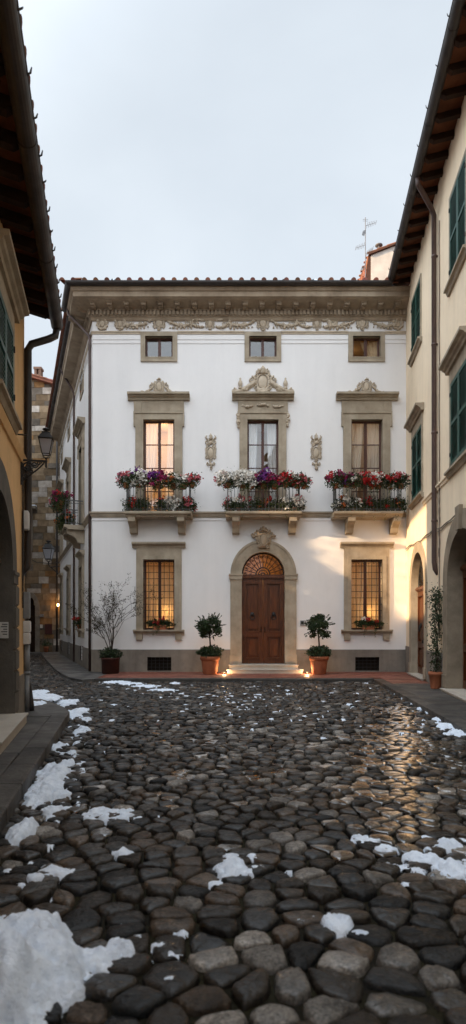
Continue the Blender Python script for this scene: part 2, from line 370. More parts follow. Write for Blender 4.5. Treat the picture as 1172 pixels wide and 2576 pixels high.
# ------------------------------------------------------------------ arched doorway
def doorway(bld, fr, u0, u1, zb, zs, rise, band, proud, rec, rise_out, leafz, block=False, impost=True, gl=GLS, stonem=STONE, closed_leaf=True, fan='rays', step=None, wood=WOOD):
    cu, ru = (u0 + u1) / 2, (u1 - u0) / 2; n = 28; mb = MB(fr)
    mb.box(u0 - band, u0, .001, proud, zb + .3, zs); mb.box(u1, u1 + band, .001, proud, zb + .3, zs)
    mb.box(u0 - band - .02, u0, .001, proud + .025, zb, zb + .3); mb.box(u1, u1 + band + .02, .001, proud + .025, zb, zb + .3)
    if impost:
        for a, b in ((u0 - band - .035, u0 + .012), (u1 - .012, u1 + band + .035)):
            mb.box(a, b, .001, proud + min(.03, proud), zs - .16, zs - .03); mb.box(a - .015, b + .015, .001, proud + min(.05, proud * 2), zs - .03, zs + .025)
    for k in range(n):
        a0, a1 = math.pi * k / n, math.pi * (k + 1) / n
        P = [(cu + q * math.cos(a), zs + (w) * math.sin(a)) for a in (a0, a1) for q, w in ((ru, rise), (ru + band, rise_out))]
        mb.prism([P[0], P[1], P[3], P[2]], .001, proud)
        q0, q1 = .80, 1.0
        o = [(cu + (ru + band * s_) * math.cos(a), zs + (rise + (rise_out - rise) * s_) * math.sin(a)) for a in (a0, a1) for s_ in (.8, 1.0)]
        if proud > .05: mb.prism([o[0], o[1], o[3], o[2]], proud, proud + .02)
        mb.quad((P[0][0], 0.001, P[0][1]), (P[0][0], -rec, P[0][1]), (P[2][0], -rec, P[2][1]), (P[2][0], 0.001, P[2][1]))
    mb.quad((u0, .001, zb), (u0, -rec, zb), (u0, -rec, zs), (u0, .001, zs)); mb.quad((u1, .001, zb), (u1, .001, zs), (u1, -rec, zs), (u1, -rec, zb))
    if block:   # rusticated jamb blocks
        z = zb + .3
        while z < zs - .3:
            for a, b in ((u0 - band - .02, u0 - .02), (u1 + .02, u1 + band + .02)):
                mb.box(a + .02, b - .02, proud, proud + .034, z + .03, z + .295); mb.box(a, b, proud - .01, proud + .018, z + .01, z + .315)
            z += .325
    dw = mb.build('doorway', stonem, bld)
    # leaves
    zt = leafz; um = cu
    f = MB(fr); f.box(u0 + .002, u1 - .002, -rec + .02, -rec + .12, zt, zt + .12); f.box(u0 + .002, u1 - .002, -rec + .1, -rec + .15, zt + .03, zt + .09)
    f.build('transom', wood, dw)
    for sg, (a, b) in ((-1, (u0 + .004, um - .006)), (1, (um + .006, u1 - .004))):
        l = MB(fr); d0 = -rec + .03; st = .1
        l.box(a, b, d0 - .03, d0 - .012, zb + .01, zt)
        l.box(a, a + st, d0 - .011, d0 + .045, zb + .01, zt); l.box(b - st, b, d0 - .011, d0 + .045, zb + .01, zt)
        H = zt - zb
        for z0, z1 in ((zb + .01, zb + .16), (zb + H * .33, zb + H * .33 + .11), (zt - .13, zt)): l.box(a + st, b - st, d0 - .011, d0 + .045, z0, z1)
        for z0, z1 in ((zb + .16, zb + H * .33), (zb + H * .33 + .11, zt - .13)):
            m_ = .035
            frame_ring(l, a + st + m_, b - st - m_, z0 + m_, z1 - m_, m_, d0 - .011, d0 + .068)
            c0, c1, e0, e1 = a + st + .09, b - st - .09, z0 + .09, z1 - .09
            l.box(c0, c1, d0 - .011, d0 + .012, e0, e1); l.box(c0 + .03, c1 - .03, d0 + .012, d0 + .034, e0 + .03, e1 - .03)
        l.build('door_leaf', wood, dw)
        k = MB(fr); ku = (a + b) / 2; kz = zb + H * .57
        k.ell((ku, d0 + .05, kz + .03), (.07, .04, .075), 10, 6)
        pts = [(ku + .075 * math.sin(t), d0 + .09, kz - .055 + .09 * math.cos(t)) for t in [2 * math.pi * q / 14 for q in range(15)]]
        k.tube(pts, .017, 6, False); k.build('knocker', IRON, dw, True)
        k = MB(fr); ku = um + sg * .06; kz = zb + H * .40
        k.box(ku - .018, ku + .018, d0 + .035, d0 + .045, kz - .09, kz + .09); k.tube([(ku, d0 + .04, kz + .02), (ku, d0 + .09, kz + .02), (ku - sg * .0, d0 + .095, kz - .06)], .012, 6)
        k.build('handle', IRON, dw, True)
    # fanlight
    g = MB(fr); pts = [(u0, zt + .12), (u1, zt + .12)] + [(cu + ru * math.cos(math.pi * k / n), zs + rise * math.sin(math.pi * k / n)) for k in range(n + 1)]
    g.f(*[g.v(u, -rec + .03, z) for u, z in pts]); g.build('fanlight', gl, dw)
    b = MB(fr); zc = zt + .12; rt = zs + rise - zc
    def ep(q, a): return (cu + q * ru * math.cos(a), -rec + .06, zc + q * rt * math.sin(a))
    if fan == 'rays':
        for k in range(13): b.tube([ep(.34, math.pi * k / 12), ep(.97, math.pi * k / 12)], .014, 5)
        for q, t in ((.97, .028), (.34, .02), (.22, .014), (.10, .02)): b.tube([ep(q, math.pi * k / 24) for k in range(25)], t, 5)
        for k in range(12):
            a = math.pi * (k + .5) / 12; p = ep(.84, a); scroll(b, p[0] - .02, p[2], .045, 1, 1.3, a, .010, p[1]); scroll(b, p[0] + .025, p[2] - .03, .04, -1, 1.3, a, .010, p[1]); p = ep(.58, a); scroll(b, p[0], p[2], .04, 1, 1.3, a, .009, p[1])
        for k in range(7): a = math.pi * (k + .5) / 7; b.tube([ep(.10, a), ep(.22, a)], .01, 5); p = ep(.27, a); ring(b, p[0], p[2], .03, .03, .007, p[1], 10)
        b.tube([(u0 + .02, -rec + .06, zc), (u1 - .02, -rec + .06, zc)], .02, 5)
    else:
        for k in range(9):
            a = math.pi * (k + .5) / 9
            for sg in (-1, 1):
                pts = [(cu + q * ru * math.cos(a) + sg * .06 * math.sin(q * 7), -rec + .07, zc + q * rt * math.sin(a)) for q in [j / 10 for j in range(11)]]
                b.tube(pts, .009, 4)
            p = ep(.7, a); scroll(b, p[0], p[2], .07, 1, 1.4, a, .009, p[1])
        b.tube([ep(.96, math.pi * k / 24) for k in range(25)], .02, 5)
    b.build('fanlight_grille', IRON, dw)
    if closed_leaf:
        h = MB(fr); h.box(u0 - .3, u1 + .3, -rec - 1.2, -rec - 1.15, zb, zs + rise + .4); h.box(u0 - .3, u1 + .3, -rec - 1.15, -rec - .05, zs + rise + .3, zs + rise + .4)
        h.box(u0 - .32, u0 - .3, -rec - 1.15, -rec - .05, zb, zs + rise + .3); h.box(u1 + .3, u1 + .32, -rec - 1.15, -rec - .05, zb, zs + rise + .3); h.build('room_interior', ROOMM, dw)
    if step:
        for (a, bb, d1, z0, z1) in step:
            s_ = MB(fr); s_.box(a, bb, -rec + .01, d1, z0, z1 - .025); s_.box(a - .02, bb + .02, -rec + .011, d1 + .025, z1 - .025, z1); s_.build('step', MARB, dw)
    return dw
def shutter_window(bld, fr, u0, u1, z0, z1, cornice=None, sill=True, surround=.09, stonem=STONE):
    mb = MB(fr); frame_ring(mb, u0, u1, z0, z1, surround, .001, .035, True); reveal(mb, u0, u1, z0, z1, .001, -.2)
    w = mb.build('window', stonem, bld)
    b = MB(fr); b.quad((u0, -.19, z0), (u1, -.19, z0), (u1, -.19, z1), (u0, -.19, z1)); b.build('pane', GLS, w)
    b = MB(fr); b.box(u0 - .1, u1 + .1, -.9, -.21, z0 - .05, z1 + .05); b.build('room_interior', ROOMM, w)
    um = (u0 + u1) / 2
    for a, c in ((u0 + .008, um - .006), (um + .006, u1 - .008)):
        s_ = MB(fr); t = .065; d0, d1 = -.012, .034
        s_.box(a, a + t, d0, d1, z0 + .01, z1 - .01); s_.box(c - t, c, d0, d1, z0 + .01, z1 - .01)
        for zz in (z0 + .01, (z0 + z1) / 2 - .04, z1 - .09): s_.box(a + t, c - t, d0, d1, zz, zz + .08)
        s_.quad((a + t, d0 + .002, z0 + .05), (c - t, d0 + .002, z0 + .05), (c - t, d0 + .002, z1 - .05), (a + t, d0 + .002, z1 - .05))
        z = z0 + .1
        while z < z1 - .1:
            if abs(z - (z0 + z1) / 2) > .05: s_.quad((a + t, d1 - .004, z - .022), (c - t, d1 - .004, z - .022), (c - t, d0 + .006, z + .024), (a + t, d0 + .006, z + .024))
            if abs(z - (z0 + z1) / 2) > .05: s_.quad((a + t, d1 - .004, z - .022), (c - t, d1 - .004, z - .022), (c - t, d1 - .008, z - .034), (a + t, d1 - .008, z - .034))
            z += .058
        s_.build('shutter', GREEN, w)
        for zz in (z0 + .25, z1 - .25):
            h = MB(fr); e = a if a < um - .1 else c; h.box(e - .02, e + .02, d1, d1 + .02, zz - .04, zz + .04); h.build('hinge', IRON, w)
    if cornice:
        c = MB(fr); zc, h, p, ov = cornice; c.box(u0 - surround, u1 + surround, .001, .03, z1 + surround, zc); c.mould(cornice_prof(zc, h, p), u0 - surround - ov, u1 + surround + ov); c.build('cornice', stonem, w)
    if sill:
        s_ = MB(fr); s_.mould([(.001, z0 - surround - .14), (.05, z0 - surround - .14), (.08, z0 - surround - .06), (.13, z0 - surround - .05), (.13, z0 - surround), (.001, z0 - surround)], u0 - surround - .1, u1 + surround + .1); s_.build('sill', stonem, w)
        for e in (u0 - surround - .2, ): pass
    return w
# =================================================================== GROUND
LK = lambda Y: -1.85 - .179 * (Y - 4.98)          # left kerb
RK = lambda Y: 3.99 - .076 * (16.7 - Y)           # right kerb
LWX = lambda Y: -1.387 - .214 * Y                 # left wall
RWX = lambda Y: 3.28 + .1227 * Y                  # right wall
SWX = lambda Y: -4.615 - .369 * (Y - YF)          # palazzo side wall
g = MB(); g.quad((-220, -220, -.07), (220, -220, -.07), (220, 220, -.07), (-220, 220, -.07)); tag(g.build('ground', MOSS), kind='structure')

def cobbles():
    """rows of rounded setts, each a domed cell of a jittered grid"""
    sx, sy = .224, .150
    pts = []
    def inside(x, y):
        if y < 17.5:
            if x > RK(y) + .1: return False
            if y < 9.8: return x > LK(y) - .1
            if y < 12.9: return x > -2.7 - (y - 9.7) * .56 - .1
            return x > -9.5
        if y > 34.4: return False
        return SWX(y) - 3.6 < x < SWX(y) - .6
    y = .9; row = 0
    while y < 34.5:
        big_ = 1.02 if y < 3 else max(.80, 1.02 - (y - 3) * .09)
        x = -13.0 + (row % 2) * sx * big_ * .5 + R.uniform(-.03, .03)
        while x < 5:
            if R.random() > .035:
                jx, jy = R.gauss(0, sx * big_ * .115), R.gauss(0, sy * big_ * .11)
                X, Y = x + jx, y + jy + .12 * math.sin(x * .8) + .05 * x
                if inside(X, Y): pts.append((X, Y))
            x += sx * big_ * (1 + .16 * math.sin(row * 1.7))
        y += sy * (big_ if y < 18 else 1.0); row += 1
    cell = {}; gs = .34
    for i, (x, y) in enumerate(pts): cell.setdefault((int(x // gs), int(y // gs)), []).append(i)
    V, Fc, C, W_ = [], [], [], []; base = 0
    for i, (x, y) in enumerate(pts):
        near = y < 5.5
        ci, cj = int(x // gs), int(y // gs); nb = []
        for a in (-2, -1, 0, 1, 2):
            for b in (-2, -1, 0, 1, 2): nb += cell.get((ci + a, cj + b), [])
        h = .28
        poly = [(-h, -h * .95), (h, -h * .95), (h, h * .95), (-h, h * .95)]
        nb = sorted(((pts[j][0] - x) ** 2 + (pts[j][1] - y) ** 2, j) for j in nb if j != i)[:14]
        gap = R.uniform(.0045, .010) if near else R.uniform(.004, .009)
        for d2, j in nb:
            d = math.sqrt(d2)
            if d < .02: continue
            nx, ny = (pts[j][0] - x) / d, (pts[j][1] - y) / d; lim = d * .5 - gap; out = []
            m = len(poly)
            for k in range(m):
                p, q = poly[k], poly[(k + 1) % m]; sp, sq = p[0] * nx + p[1] * ny - lim, q[0] * nx + q[1] * ny - lim
                if sp <= 0: out.append(p)
                if (sp < 0) != (sq < 0): t = sp / (sp - sq); out.append((p[0] + (q[0] - p[0]) * t, p[1] + (q[1] - p[1]) * t))
            poly = out
            if len(poly) < 3: break
        if len(poly) < 3: continue
        wp = (.07 if y > 4.3 else 0) + .78 * math.exp(-((x / y - .285) / .075) ** 2) * (1 if 4.0 < y < 12 else 0) + .12 * math.exp(-((y - 7.5) / 2) ** 2); wt = R.uniform(.75, 1) if R.random() < wp else R.uniform(0, .25)
        P = np.array(poly); c = P.mean(0)
        for it in range(2 if near else 1):
            ck = .785 if near else .76; Q = np.roll(P, -1, 0); P = np.stack([P * ck + Q * (1 - ck), P * (1 - ck) + Q * ck], 1).reshape(-1, 2)
        n = len(P); ht = R.gauss(0, .007); tx, ty = R.gauss(0, .03), R.gauss(0, .03); dm = R.uniform(.8, 1.3)
        prof = ((1.01, -.07), (.995, -.020), (.965, -.001), (.88, .012), (.68, .0185), (.35, .021)) if near else ((1.0, -.06), (.97, -.004), (.84, .014), (.45, .021))
        if near: prof = ((1.01, -.07), (.995, -.022), (.965, -.003), (.90, .0100), (.70, .0150), (.35, .0170))
        if wt > .5: prof = prof[:-2] + ((prof[-2][0], prof[-3][1] + .0012), (prof[-1][0], prof[-3][1] + .0018)); dm = 1.0; tx, ty = tx * .4, ty * .4 + .012
        for s_, z in prof:
            q = (P - c) * s_
            wob = 1 + (rng.normal(0, .02, n) if near and s_ > .9 else 0)
            q = (q.T * wob).T if near else q
            zz = np.full(n, z * dm + ht if z > 0 else z + ht) + q[:, 0] * tx + q[:, 1] * ty
            if near: zz = zz + rng.normal(0, .0026 if wt < .5 else .0006, n)
            V.append(np.column_stack([q[:, 0] + c[0] + x, q[:, 1] + c[1] + y, zz]))
        V.append(np.array([[c[0] + x, c[1] + y, prof[-1][1] * dm + .0015 + ht]]))
        L = len(prof)
        for r in range(L - 1):
            for k in range(n):
                k2 = (k + 1) % n; Fc.append((base + r * n + k, base + r * n + k2, base + (r + 1) * n + k2, base + (r + 1) * n + k))
        for k in range(n): Fc.append((base + (L - 1) * n + k, base + (L - 1) * n + (k + 1) % n, base + L * n))
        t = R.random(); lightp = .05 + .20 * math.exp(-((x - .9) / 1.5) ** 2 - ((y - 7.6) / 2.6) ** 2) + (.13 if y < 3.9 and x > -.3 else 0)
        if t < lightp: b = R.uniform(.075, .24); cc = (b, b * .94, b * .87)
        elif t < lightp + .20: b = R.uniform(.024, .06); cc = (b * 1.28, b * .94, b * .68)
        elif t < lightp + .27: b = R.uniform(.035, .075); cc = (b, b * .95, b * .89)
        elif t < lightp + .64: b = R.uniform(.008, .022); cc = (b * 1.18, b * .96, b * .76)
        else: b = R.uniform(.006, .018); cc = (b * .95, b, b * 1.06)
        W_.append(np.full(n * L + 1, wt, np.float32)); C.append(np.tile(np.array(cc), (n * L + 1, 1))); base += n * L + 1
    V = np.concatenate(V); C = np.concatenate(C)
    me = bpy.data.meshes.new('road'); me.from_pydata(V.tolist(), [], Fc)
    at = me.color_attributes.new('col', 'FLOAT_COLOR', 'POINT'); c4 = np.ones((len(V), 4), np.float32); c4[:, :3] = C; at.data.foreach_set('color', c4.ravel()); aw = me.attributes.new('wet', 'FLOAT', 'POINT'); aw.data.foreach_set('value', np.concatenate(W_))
    me.polygons.foreach_set('use_smooth', [True] * len(me.polygons)); me.materials.append(COB); me.update()
    o = bpy.data.objects.new('road', me); COL.objects.link(o); tag(o, kind='structure')
    # joints: earth and moss filling between the setts
    m = MB(); m.quad((-14, -3, -.020), (5.5, -3, -.020), (5.5, 35, -.020), (-14, 35, -.020)); tag(m.build('road_joints', MOSS), kind='structure')
cobbles()

def pave_strip(name, left, right, y0, y1, z, step, kerb_side, m):
    """dressed slabs between two lines, with a kerb course on one side"""
    mb = MB(); y = y0
    while y < y1 - .02:
        s_ = min(step * R.uniform(.8, 1.25), y1 - y); b = R.uniform(.7, 1.35); mb.col = (b, b * R.uniform(.97, 1.0), b * R.uniform(.94, 1.0)); dz = R.uniform(-.006, .004); sk = R.uniform(-.03, .03); gp_ = .008
        kw = .26
        l0, l1, r0, r1 = left(y), left(y + s_), right(y), right(y + s_)
        if kerb_side == 'r': r0 -= kw; r1 -= kw
        else: l0 += kw; l1 += kw
        mb.slab([(l0, y + gp_), (r0 - gp_, y + gp_ + sk), (r1 - gp_, y + s_ + sk), (l1, y + s_)], -.06, z + dz)
        y += s_
    y = y0
    while y < y1 - .02:
        s_ = min(R.uniform(.7, 1.1), y1 - y); b = R.uniform(.6, 1.15); mb.col = (b, b * .98, b * .95); dz = R.uniform(-.004, .005)
        if kerb_side == 'r': a0, a1, c0, c1 = right(y) - .26, right(y + s_) - .26, right(y), right(y + s_)
        else: a0, a1, c0, c1 = left(y), left(y + s_), left(y) + .26, left(y + s_) + .26
        mb.slab([(a0, y + .006), (c0, y + .006), (c1, y + s_), (a1, y + s_)], -.06, z + dz); y += s_
    mb.col = (.6, .6, .6)
    o = mb.build(name, m); bv = o.modifiers.new('bevel', 'BEVEL'); bv.width = .014; bv.segments = 2; bv.limit_method = 'ANGLE'
    return tag(o, kind='structure')
pave_strip('pavement_left', lambda y: LWX(y) - .02, LK, -4, 9.7, .15, .62, 'r', SLABM)
# rounded end of the left pavement
m = MB(); corner = [(-3.58, 9.71), (LK(9.7), 9.71), (-2.78, 10.15), (-3.05, 10.75), (-3.45, 11.4), (-4.1, 12.3), (-4.9, 12.85), (-6.0, 13.1), (-9, 13.2), (-9, 10.21), (-3.58, 10.21)]
m.slab(corner, -.06, .146); o = m.build('pavement_corner', SLABM); tag(o, kind='structure'); bv = o.modifiers.new('bevel', 'BEVEL'); bv.width = .014; bv.segments = 2
pave_strip('pavement_right', RK, lambda y: RWX(y) + .02, -4, 15.6, .10, .8, 'l', SLABM)
# red tile pavement before the palazzo
m = MB(); y = 17.26; row = 0
while y < YF:
    x = -3.95 + (row % 2) * .15
    while x < 5.9:
        lim = RWX(y)
        if x < lim:
            b = R.uniform(.75, 1.2); m.col = (b, b * R.uniform(.9, 1.05), b * R.uniform(.9, 1.05)); m.box(x + .003, min(x + .297, lim), y + .003, min(y + .147, YF), -.02, .1 + R.uniform(-.003, .002))
        x += .3
    y += .15; row += 1
y = 15.6
while y < 17.26:
    x0, x1 = RK(y) + .26, RWX(y); n = 6
    for k in range(n):
        b = R.uniform(.75, 1.2); m.col = (b, b * R.uniform(.9, 1.05), b * .98); a = x0 + (x1 - x0) * k / n; m.box(a + .003, a + (x1 - x0) / n - .003, y + .003, y + .15, -.02, .1 + R.uniform(-.003, .002))
    y += .153
tag(m.build('pavement_front', BRICK), kind='structure')
m = MB(); x = -3.97
while x < 3.95:
    s_ = min(R.uniform(.8, 1.2), 4.02 - x); b = R.uniform(.6, 1.0); m.col = (b, b * .97, b * .92); m.box(x + .004, x + s_, 17.0, 17.255, -.06, .1 + R.uniform(-.004, .004)); x += s_
y = 15.6
while y < 17.0:
    s_ = min(R.uniform(.5, .8), 17.0 - y); b = R.uniform(.7, 1.1); m.col = (b * 1.2, b * .9, b * .7); m.slab([(RK(y), y + .004), (RK(y) + .255, y + .004), (RK(y + s_) + .255, y + s_), (RK(y + s_), y + s_)], -.06, .1); y += s_
o = m.build('pavement_front_kerb', SLABM); tag(o, kind='structure'); bv = o.modifiers.new('bevel', 'BEVEL'); bv.width = .014; bv.segments = 2
# pavement along the alley side of the palazzo
m = MB(); A = [(-3.98, 17.0), (-4.25, 16.75), (-4.75, 17.45), (-5.3, 18.6), (-6.2, 20.8), (-8.55, 27.2), (-10.6, 33.0)]; B = [(-3.98, YF), (-4.55, YF), (-4.62, YF), (SWX(19.9), 19.9), (SWX(20.9), 20.9), (SWX(27.2), 27.2), (SWX(33), 33)]
for k in range(len(A) - 1):
    nn = max(1, int((Vector(A[k + 1]) - Vector(A[k])).length / .8))
    for j in range(nn):
        a0 = Vector(A[k]).lerp(Vector(A[k + 1]), j / nn); a1 = Vector(A[k]).lerp(Vector(A[k + 1]), (j + 1) / nn - .008); b0 = Vector(B[k]).lerp(Vector(B[k + 1]), j / nn); b1 = Vector(B[k]).lerp(Vector(B[k + 1]), (j + 1) / nn - .008)
        b = R.uniform(1.0, 1.6); m.col = (b * .97, b, b * 1.03); m.slab([tuple(b0), tuple(b1), tuple(a1), tuple(a0)], -.06, .096 + R.uniform(-.004, .003))
m.col = (1.1, 1.1, 1.1); m.box(-14, -8, 33.02, 34.6, -.06, .1)
tag(m.build('pavement_alley', SLABM), kind='structure')

# =================================================================== WHITE PALAZZO
FA = Frame((0, YF), (1, 0), (0, -1))
UL, UR = -4.615, 5.69
SW = Frame((UL, YF), (-.369, 1), (-1, -.369)); SK = math.hypot(.369, 1)
sw = lambda Y: (Y - YF) * SK
pal = thing('palazzo', (.5, YF, .1), 'white plastered palazzo with carved stone cornice, three balconies and arched door', 'building')
cx3 = [fx(400), fx(661), fx(921.5)]
holes = []
ATT = []; FST = []; GND = []
for c in cx3:
    ATT.append((c - fx(586 + 34.5), c + fx(586 + 34.5), fz(899), fz(847)))
    FST.append((c - .508, c + .508, 5.27, fz(1057)))
for c in (cx3[0], cx3[2]): GND.append((c - .508, c + .508, fz(1584), fz(1408)))
DOOR = (fx(608), fx(716), .36, fz(1446), (fz(1389) - fz(1446)))
VENT = [(fx(371), fx(431), fz(1687), fz(1653)), (fx(893), fx(953), fz(1687), fz(1653))]
w = MB(FA); wall_sheet(w, UL, UR, .1, 12.1, ATT + FST + GND + [DOOR] + VENT)
SWF = [sw(22.45), sw(27.6), sw(31.6)]
sAT, sFS, sGD = [], [], []
for c in SWF: sAT.append((c - .45, c + .45, 10.4, 11.1)); sFS.append((c - .5, c + .5, 5.27, 8.3)); sGD.append((c - .5, c + .5, 1.5, 3.8))
w.fr = SW; wall_sheet(w, 0, sw(33), .1, 12.1, sAT + sFS + sGD)
w.fr = WORLD
e = SW.p(sw(33), 0, 0); w.quad((e.x, e.y, 0), (14, e.y, 0), (14, e.y, 12.1), (e.x, e.y, 12.1)); w.quad((14, YF, 0), (14, e.y, 0), (14, e.y, 12.1), (14, YF, 12.1)); w.quad((UR, YF + .01, 0), (14, YF + .01, 0), (14, YF + .01, 12.1), (UR, YF + .01, 12.1))
w.build('wall', PLW, pal)
CORNER = [(UR, YF), (UL, YF)]; SEND = SW.p(sw(33), 0, 0)
ROUND = [(UR, YF), (UL, YF), (SEND.x, SEND.y)]
# path travels right -> left so that outside is on the right of travel? travel -X : right side is +Y; so run it the other way round
ROUNDP = list(reversed(ROUND))
def ring_mould(name, prof, m, pts=None, smooth=False):
    b = MB(); b.path(prof, pts or ROUNDP); return b.build(name, m, pal, smooth)
z1 = fz(1634)
# plinth, in pieces that leave the door and vents free
def plinth(b, u0, u1, hs):
    us = sorted({u0, u1, *[h[0] for h in hs], *[h[1] for h in hs]})
    for a, c in zip(us, us[1:]):
        hit = [h for h in hs if h[0] < (a + c) / 2 < h[1]]
        if not hit: b.box(a, c, .001, .035, .1, z1)
        else:
            h = hit[0]
            if h[3] < z1: b.box(a, c, .001, .035, h[3], z1)
            if h[2] > .1: b.box(a, c, .001, .035, .1, h[2])
b = MB(FA); plinth(b, UL - .03, fx(580), VENT[:1]); b.build('plinth', PLIN, pal); b = MB(FA); plinth(b, fx(744), UR - .01, VENT[1:])
b.build('plinth', PLIN, pal); b = MB(SW); sv = [(c - .35, c + .35, .3, .85) for c in SWF]; plinth(b, 0, sw(33), sv)
b.build('plinth', PLIN, pal)
for h, fr in [(VENT[0], FA), (VENT[1], FA)] + [(q, SW) for q in sv]:
    b = MB(fr); reveal(b, h[0], h[1], h[2], h[3], .034, -.2); b.quad((h[0], -.2, h[2]), (h[1], -.2, h[2]), (h[1], -.2, h[3]), (h[0], -.2, h[3]))
    v = b.build('cellar_vent', SOIL, pal); b = MB(fr); n = 6
    for k in range(1, n): u = h[0] + (h[1] - h[0]) * k / n; b.tube([(u, -.01, h[2]), (u, -.01, h[3])], .009, 5)
    for k in range(1, 4): z = h[2] + (h[3] - h[2]) * k / 4; b.tube([(h[0], 0, z), (h[1], 0, z)], .009, 5)
    b.build('grille', IRON, v)
zS = fz(1302); zT = fz(1288)
ring_mould('string_course', [(.001, zS), (.03, zS), (.035, zS + .04), (.055, zS + .05), (.06, zT - .08), (.1, zT - .05), (.1, zT), (.001, zT)], STONE)
ring_mould('string_course', [(.001, zS - .10), (.02, zS - .10), (.02, zS - .05), (.001, zS - .05)], PLW)
zA = fz(838)
def broken_mould(name, prof, m, gap):
    us_ = [UL]
    for h in ATT: us_ += [h[0] - gap, h[1] + gap]
    us_.append(UR); b = MB(FA)
    for a, c in zip(us_[::2], us_[1::2]): b = MB(FA); b.mould(prof, a, c); b.build(name, m, pal)
    b = MB(SW); b.mould(prof, 0, sw(33)); return b.build(name, m, pal)
broken_mould('architrave', [(.001, zA - .04), (.025, zA - .04), (.03, zA), (.05, zA + .015), (.05, zA + .05), (.001, zA + .05)], STONEL, .152)
for yy in (853, 863):
    broken_mould('wall_band', [(.001, fz(yy) - .022), (.018, fz(yy) - .022), (.018, fz(yy) + .022), (.001, fz(yy) + .022)], PLW, .152)
# main cornice on the front with a short return at the corner
RET = SW.p(1.15, 0, 0); PATHF = [(RET.x, RET.y), (UL, YF), (UR, YF)]
zc0 = 11.69
b = MB(); b.path([(.001, zc0 - .09), (.05, zc0 - .09), (.08, zc0 - .03), (.09, zc0), (.12, zc0 + .01), (.12, zc0 + .20), (.16, zc0 + .205), (.17, zc0 + .24), (.60, zc0 + .34), (.60, zc0 + .355), (.66, zc0 + .37), (.66, zc0 + .52), (.70, zc0 + .54), (.74, zc0 + .62), (.74, zc0 + .65), (.001, zc0 + .65)], PATHF)
u = UL - .1
b.fr = FA
while u < UR - .1: b.box(u, u + .075, .12, .185, zc0 + .045, zc0 + .19); u += .125
b.fr = SW; u = .05
while u < 1.1: b.box(u, u + .075, .12, .185, zc0 + .045, zc0 + .19); u += .125
cor = b.build('cornice', CORN, pal)
# carved brackets under the cornice
proto = None
def modillion(fr, u):
    b = MB(fr); z = zc0 + .25
    b.prism([(u - .075, z - .03), (u + .075, z - .03), (u + .085, z + .07), (u - .085, z + .07)], .165, .46); b.prism([(u - .06, z - .06), (u + .06, z - .06), (u + .075, z - .031), (u - .075, z - .031)], .165, .38)
    b.box(u - .105, u + .105, .165, .50, z + .045, z + .08)
    scroll(b, u, z + .0, .05, 1, 1.2, 0, .016, .46)
    return b
u = UL + .1; us = []
while u < UR - .2: us.append(u); u += .545
for u in us: modillion(FA, u).build('bracket', CORN, cor)
for u in (.15, .65): modillion(SW, u).build('bracket', CORN, cor)
# plainer boxed eave along the alley
b = MB(); b.path([(.001, 11.55), (.06, 11.6), (.09, 11.72), (.12, 11.8), (.5, 11.9), (.5, 12.12), (.54, 12.16), (.54, 12.3), (.001, 12.3)], [(SEND.x, SEND.y), (RET.x, RET.y)]); b.build('side_eave', CORN, pal)
# gutter and roof
def gutter_prof(d, z, r): return [(d + r * math.cos(a), z + r * math.sin(a)) for a in [math.pi * k / 8 for k in range(8, 17)]] + [(d + r * .8, z + .01), (d - r * .8, z + .01)]
g1 = MB(); g1.path(gutter_prof(.80, 12.43, .11), [(RET.x, RET.y), (UL, YF), (5.0, YF)]); gut = g1.build('gutter', GUT, pal)
g1 = MB(); g1.path(gutter_prof(.60, 12.4, .09), [(SEND.x, SEND.y), (RET.x - .01, RET.y + .03)]); gut2 = g1.build('gutter', GUT, pal)
k = 0; q = 1.6
while q < sw(33):
    h = MB(SW); h.tube([(q, .68, 12.4), (q, .72, 12.46), (q, .70, 12.5)], .012, 4); h.build('gutter_hook', GUT, gut2); q += .9
b = MB(); zr = 12.40
b.path([(.80, zr), (.80, zr + .04), (-4.0, zr + 1.54), (-4.0, zr + 1.5)], PATHF[:0] + [(SEND.x, SEND.y), (UL, YF), (UR, YF)])
roof_under = b
def coppo(mb, p0, p1, r, n=6):
    """half-round tile rib from p0 (eave) to p1"""
    d = (Vector(p1) - Vector(p0)); L_ = d.length; d.normalize(); side = d.cross(Vector((0, 0, 1))).normalized(); up = side.cross(d)
    nt = max(1, int(L_ / .42))
    for t in range(nt):
        b_ = R.uniform(.65, 1.25); mb.col = (b_, b_ * R.uniform(.85, 1.1), b_ * R.uniform(.8, 1.15)); a = Vector(p0) + d * (L_ * t / nt - .03) + up * .012; e_ = Vector(p0) + d * (L_ * (t + 1) / nt) 
        ra, rb = r * 1.08, r * .9; A_, B_ = [], []
        for k_ in range(n + 1):
            th = math.pi * k_ / n
            A_.append(mb.v(*(a + side * math.cos(th) * ra + up * math.sin(th) * ra))); B_.append(mb.v(*(e_ + side * math.cos(th) * rb + up * math.sin(th) * rb)))
        for k_ in range(n): mb.f(A_[k_], A_[k_ + 1], B_[k_ + 1], B_[k_])
        mb.f(*A_)
u = UL - .75
while u < 5.1: coppo(b, (u, YF - .84, zr + .05), (u, YF + 1.0, zr + .62), .075); u += .352
q = -.6
while q < sw(33):
    p0 = SW.p(q, .64, zr + .08); kk = max(.25, min(1.86, q + .75)); p1 = SW.p(q, .64 - kk, zr + .08 + .31 * kk); coppo(b, p0, p1, .07); q += .34
b.build('roof', TILE, pal)
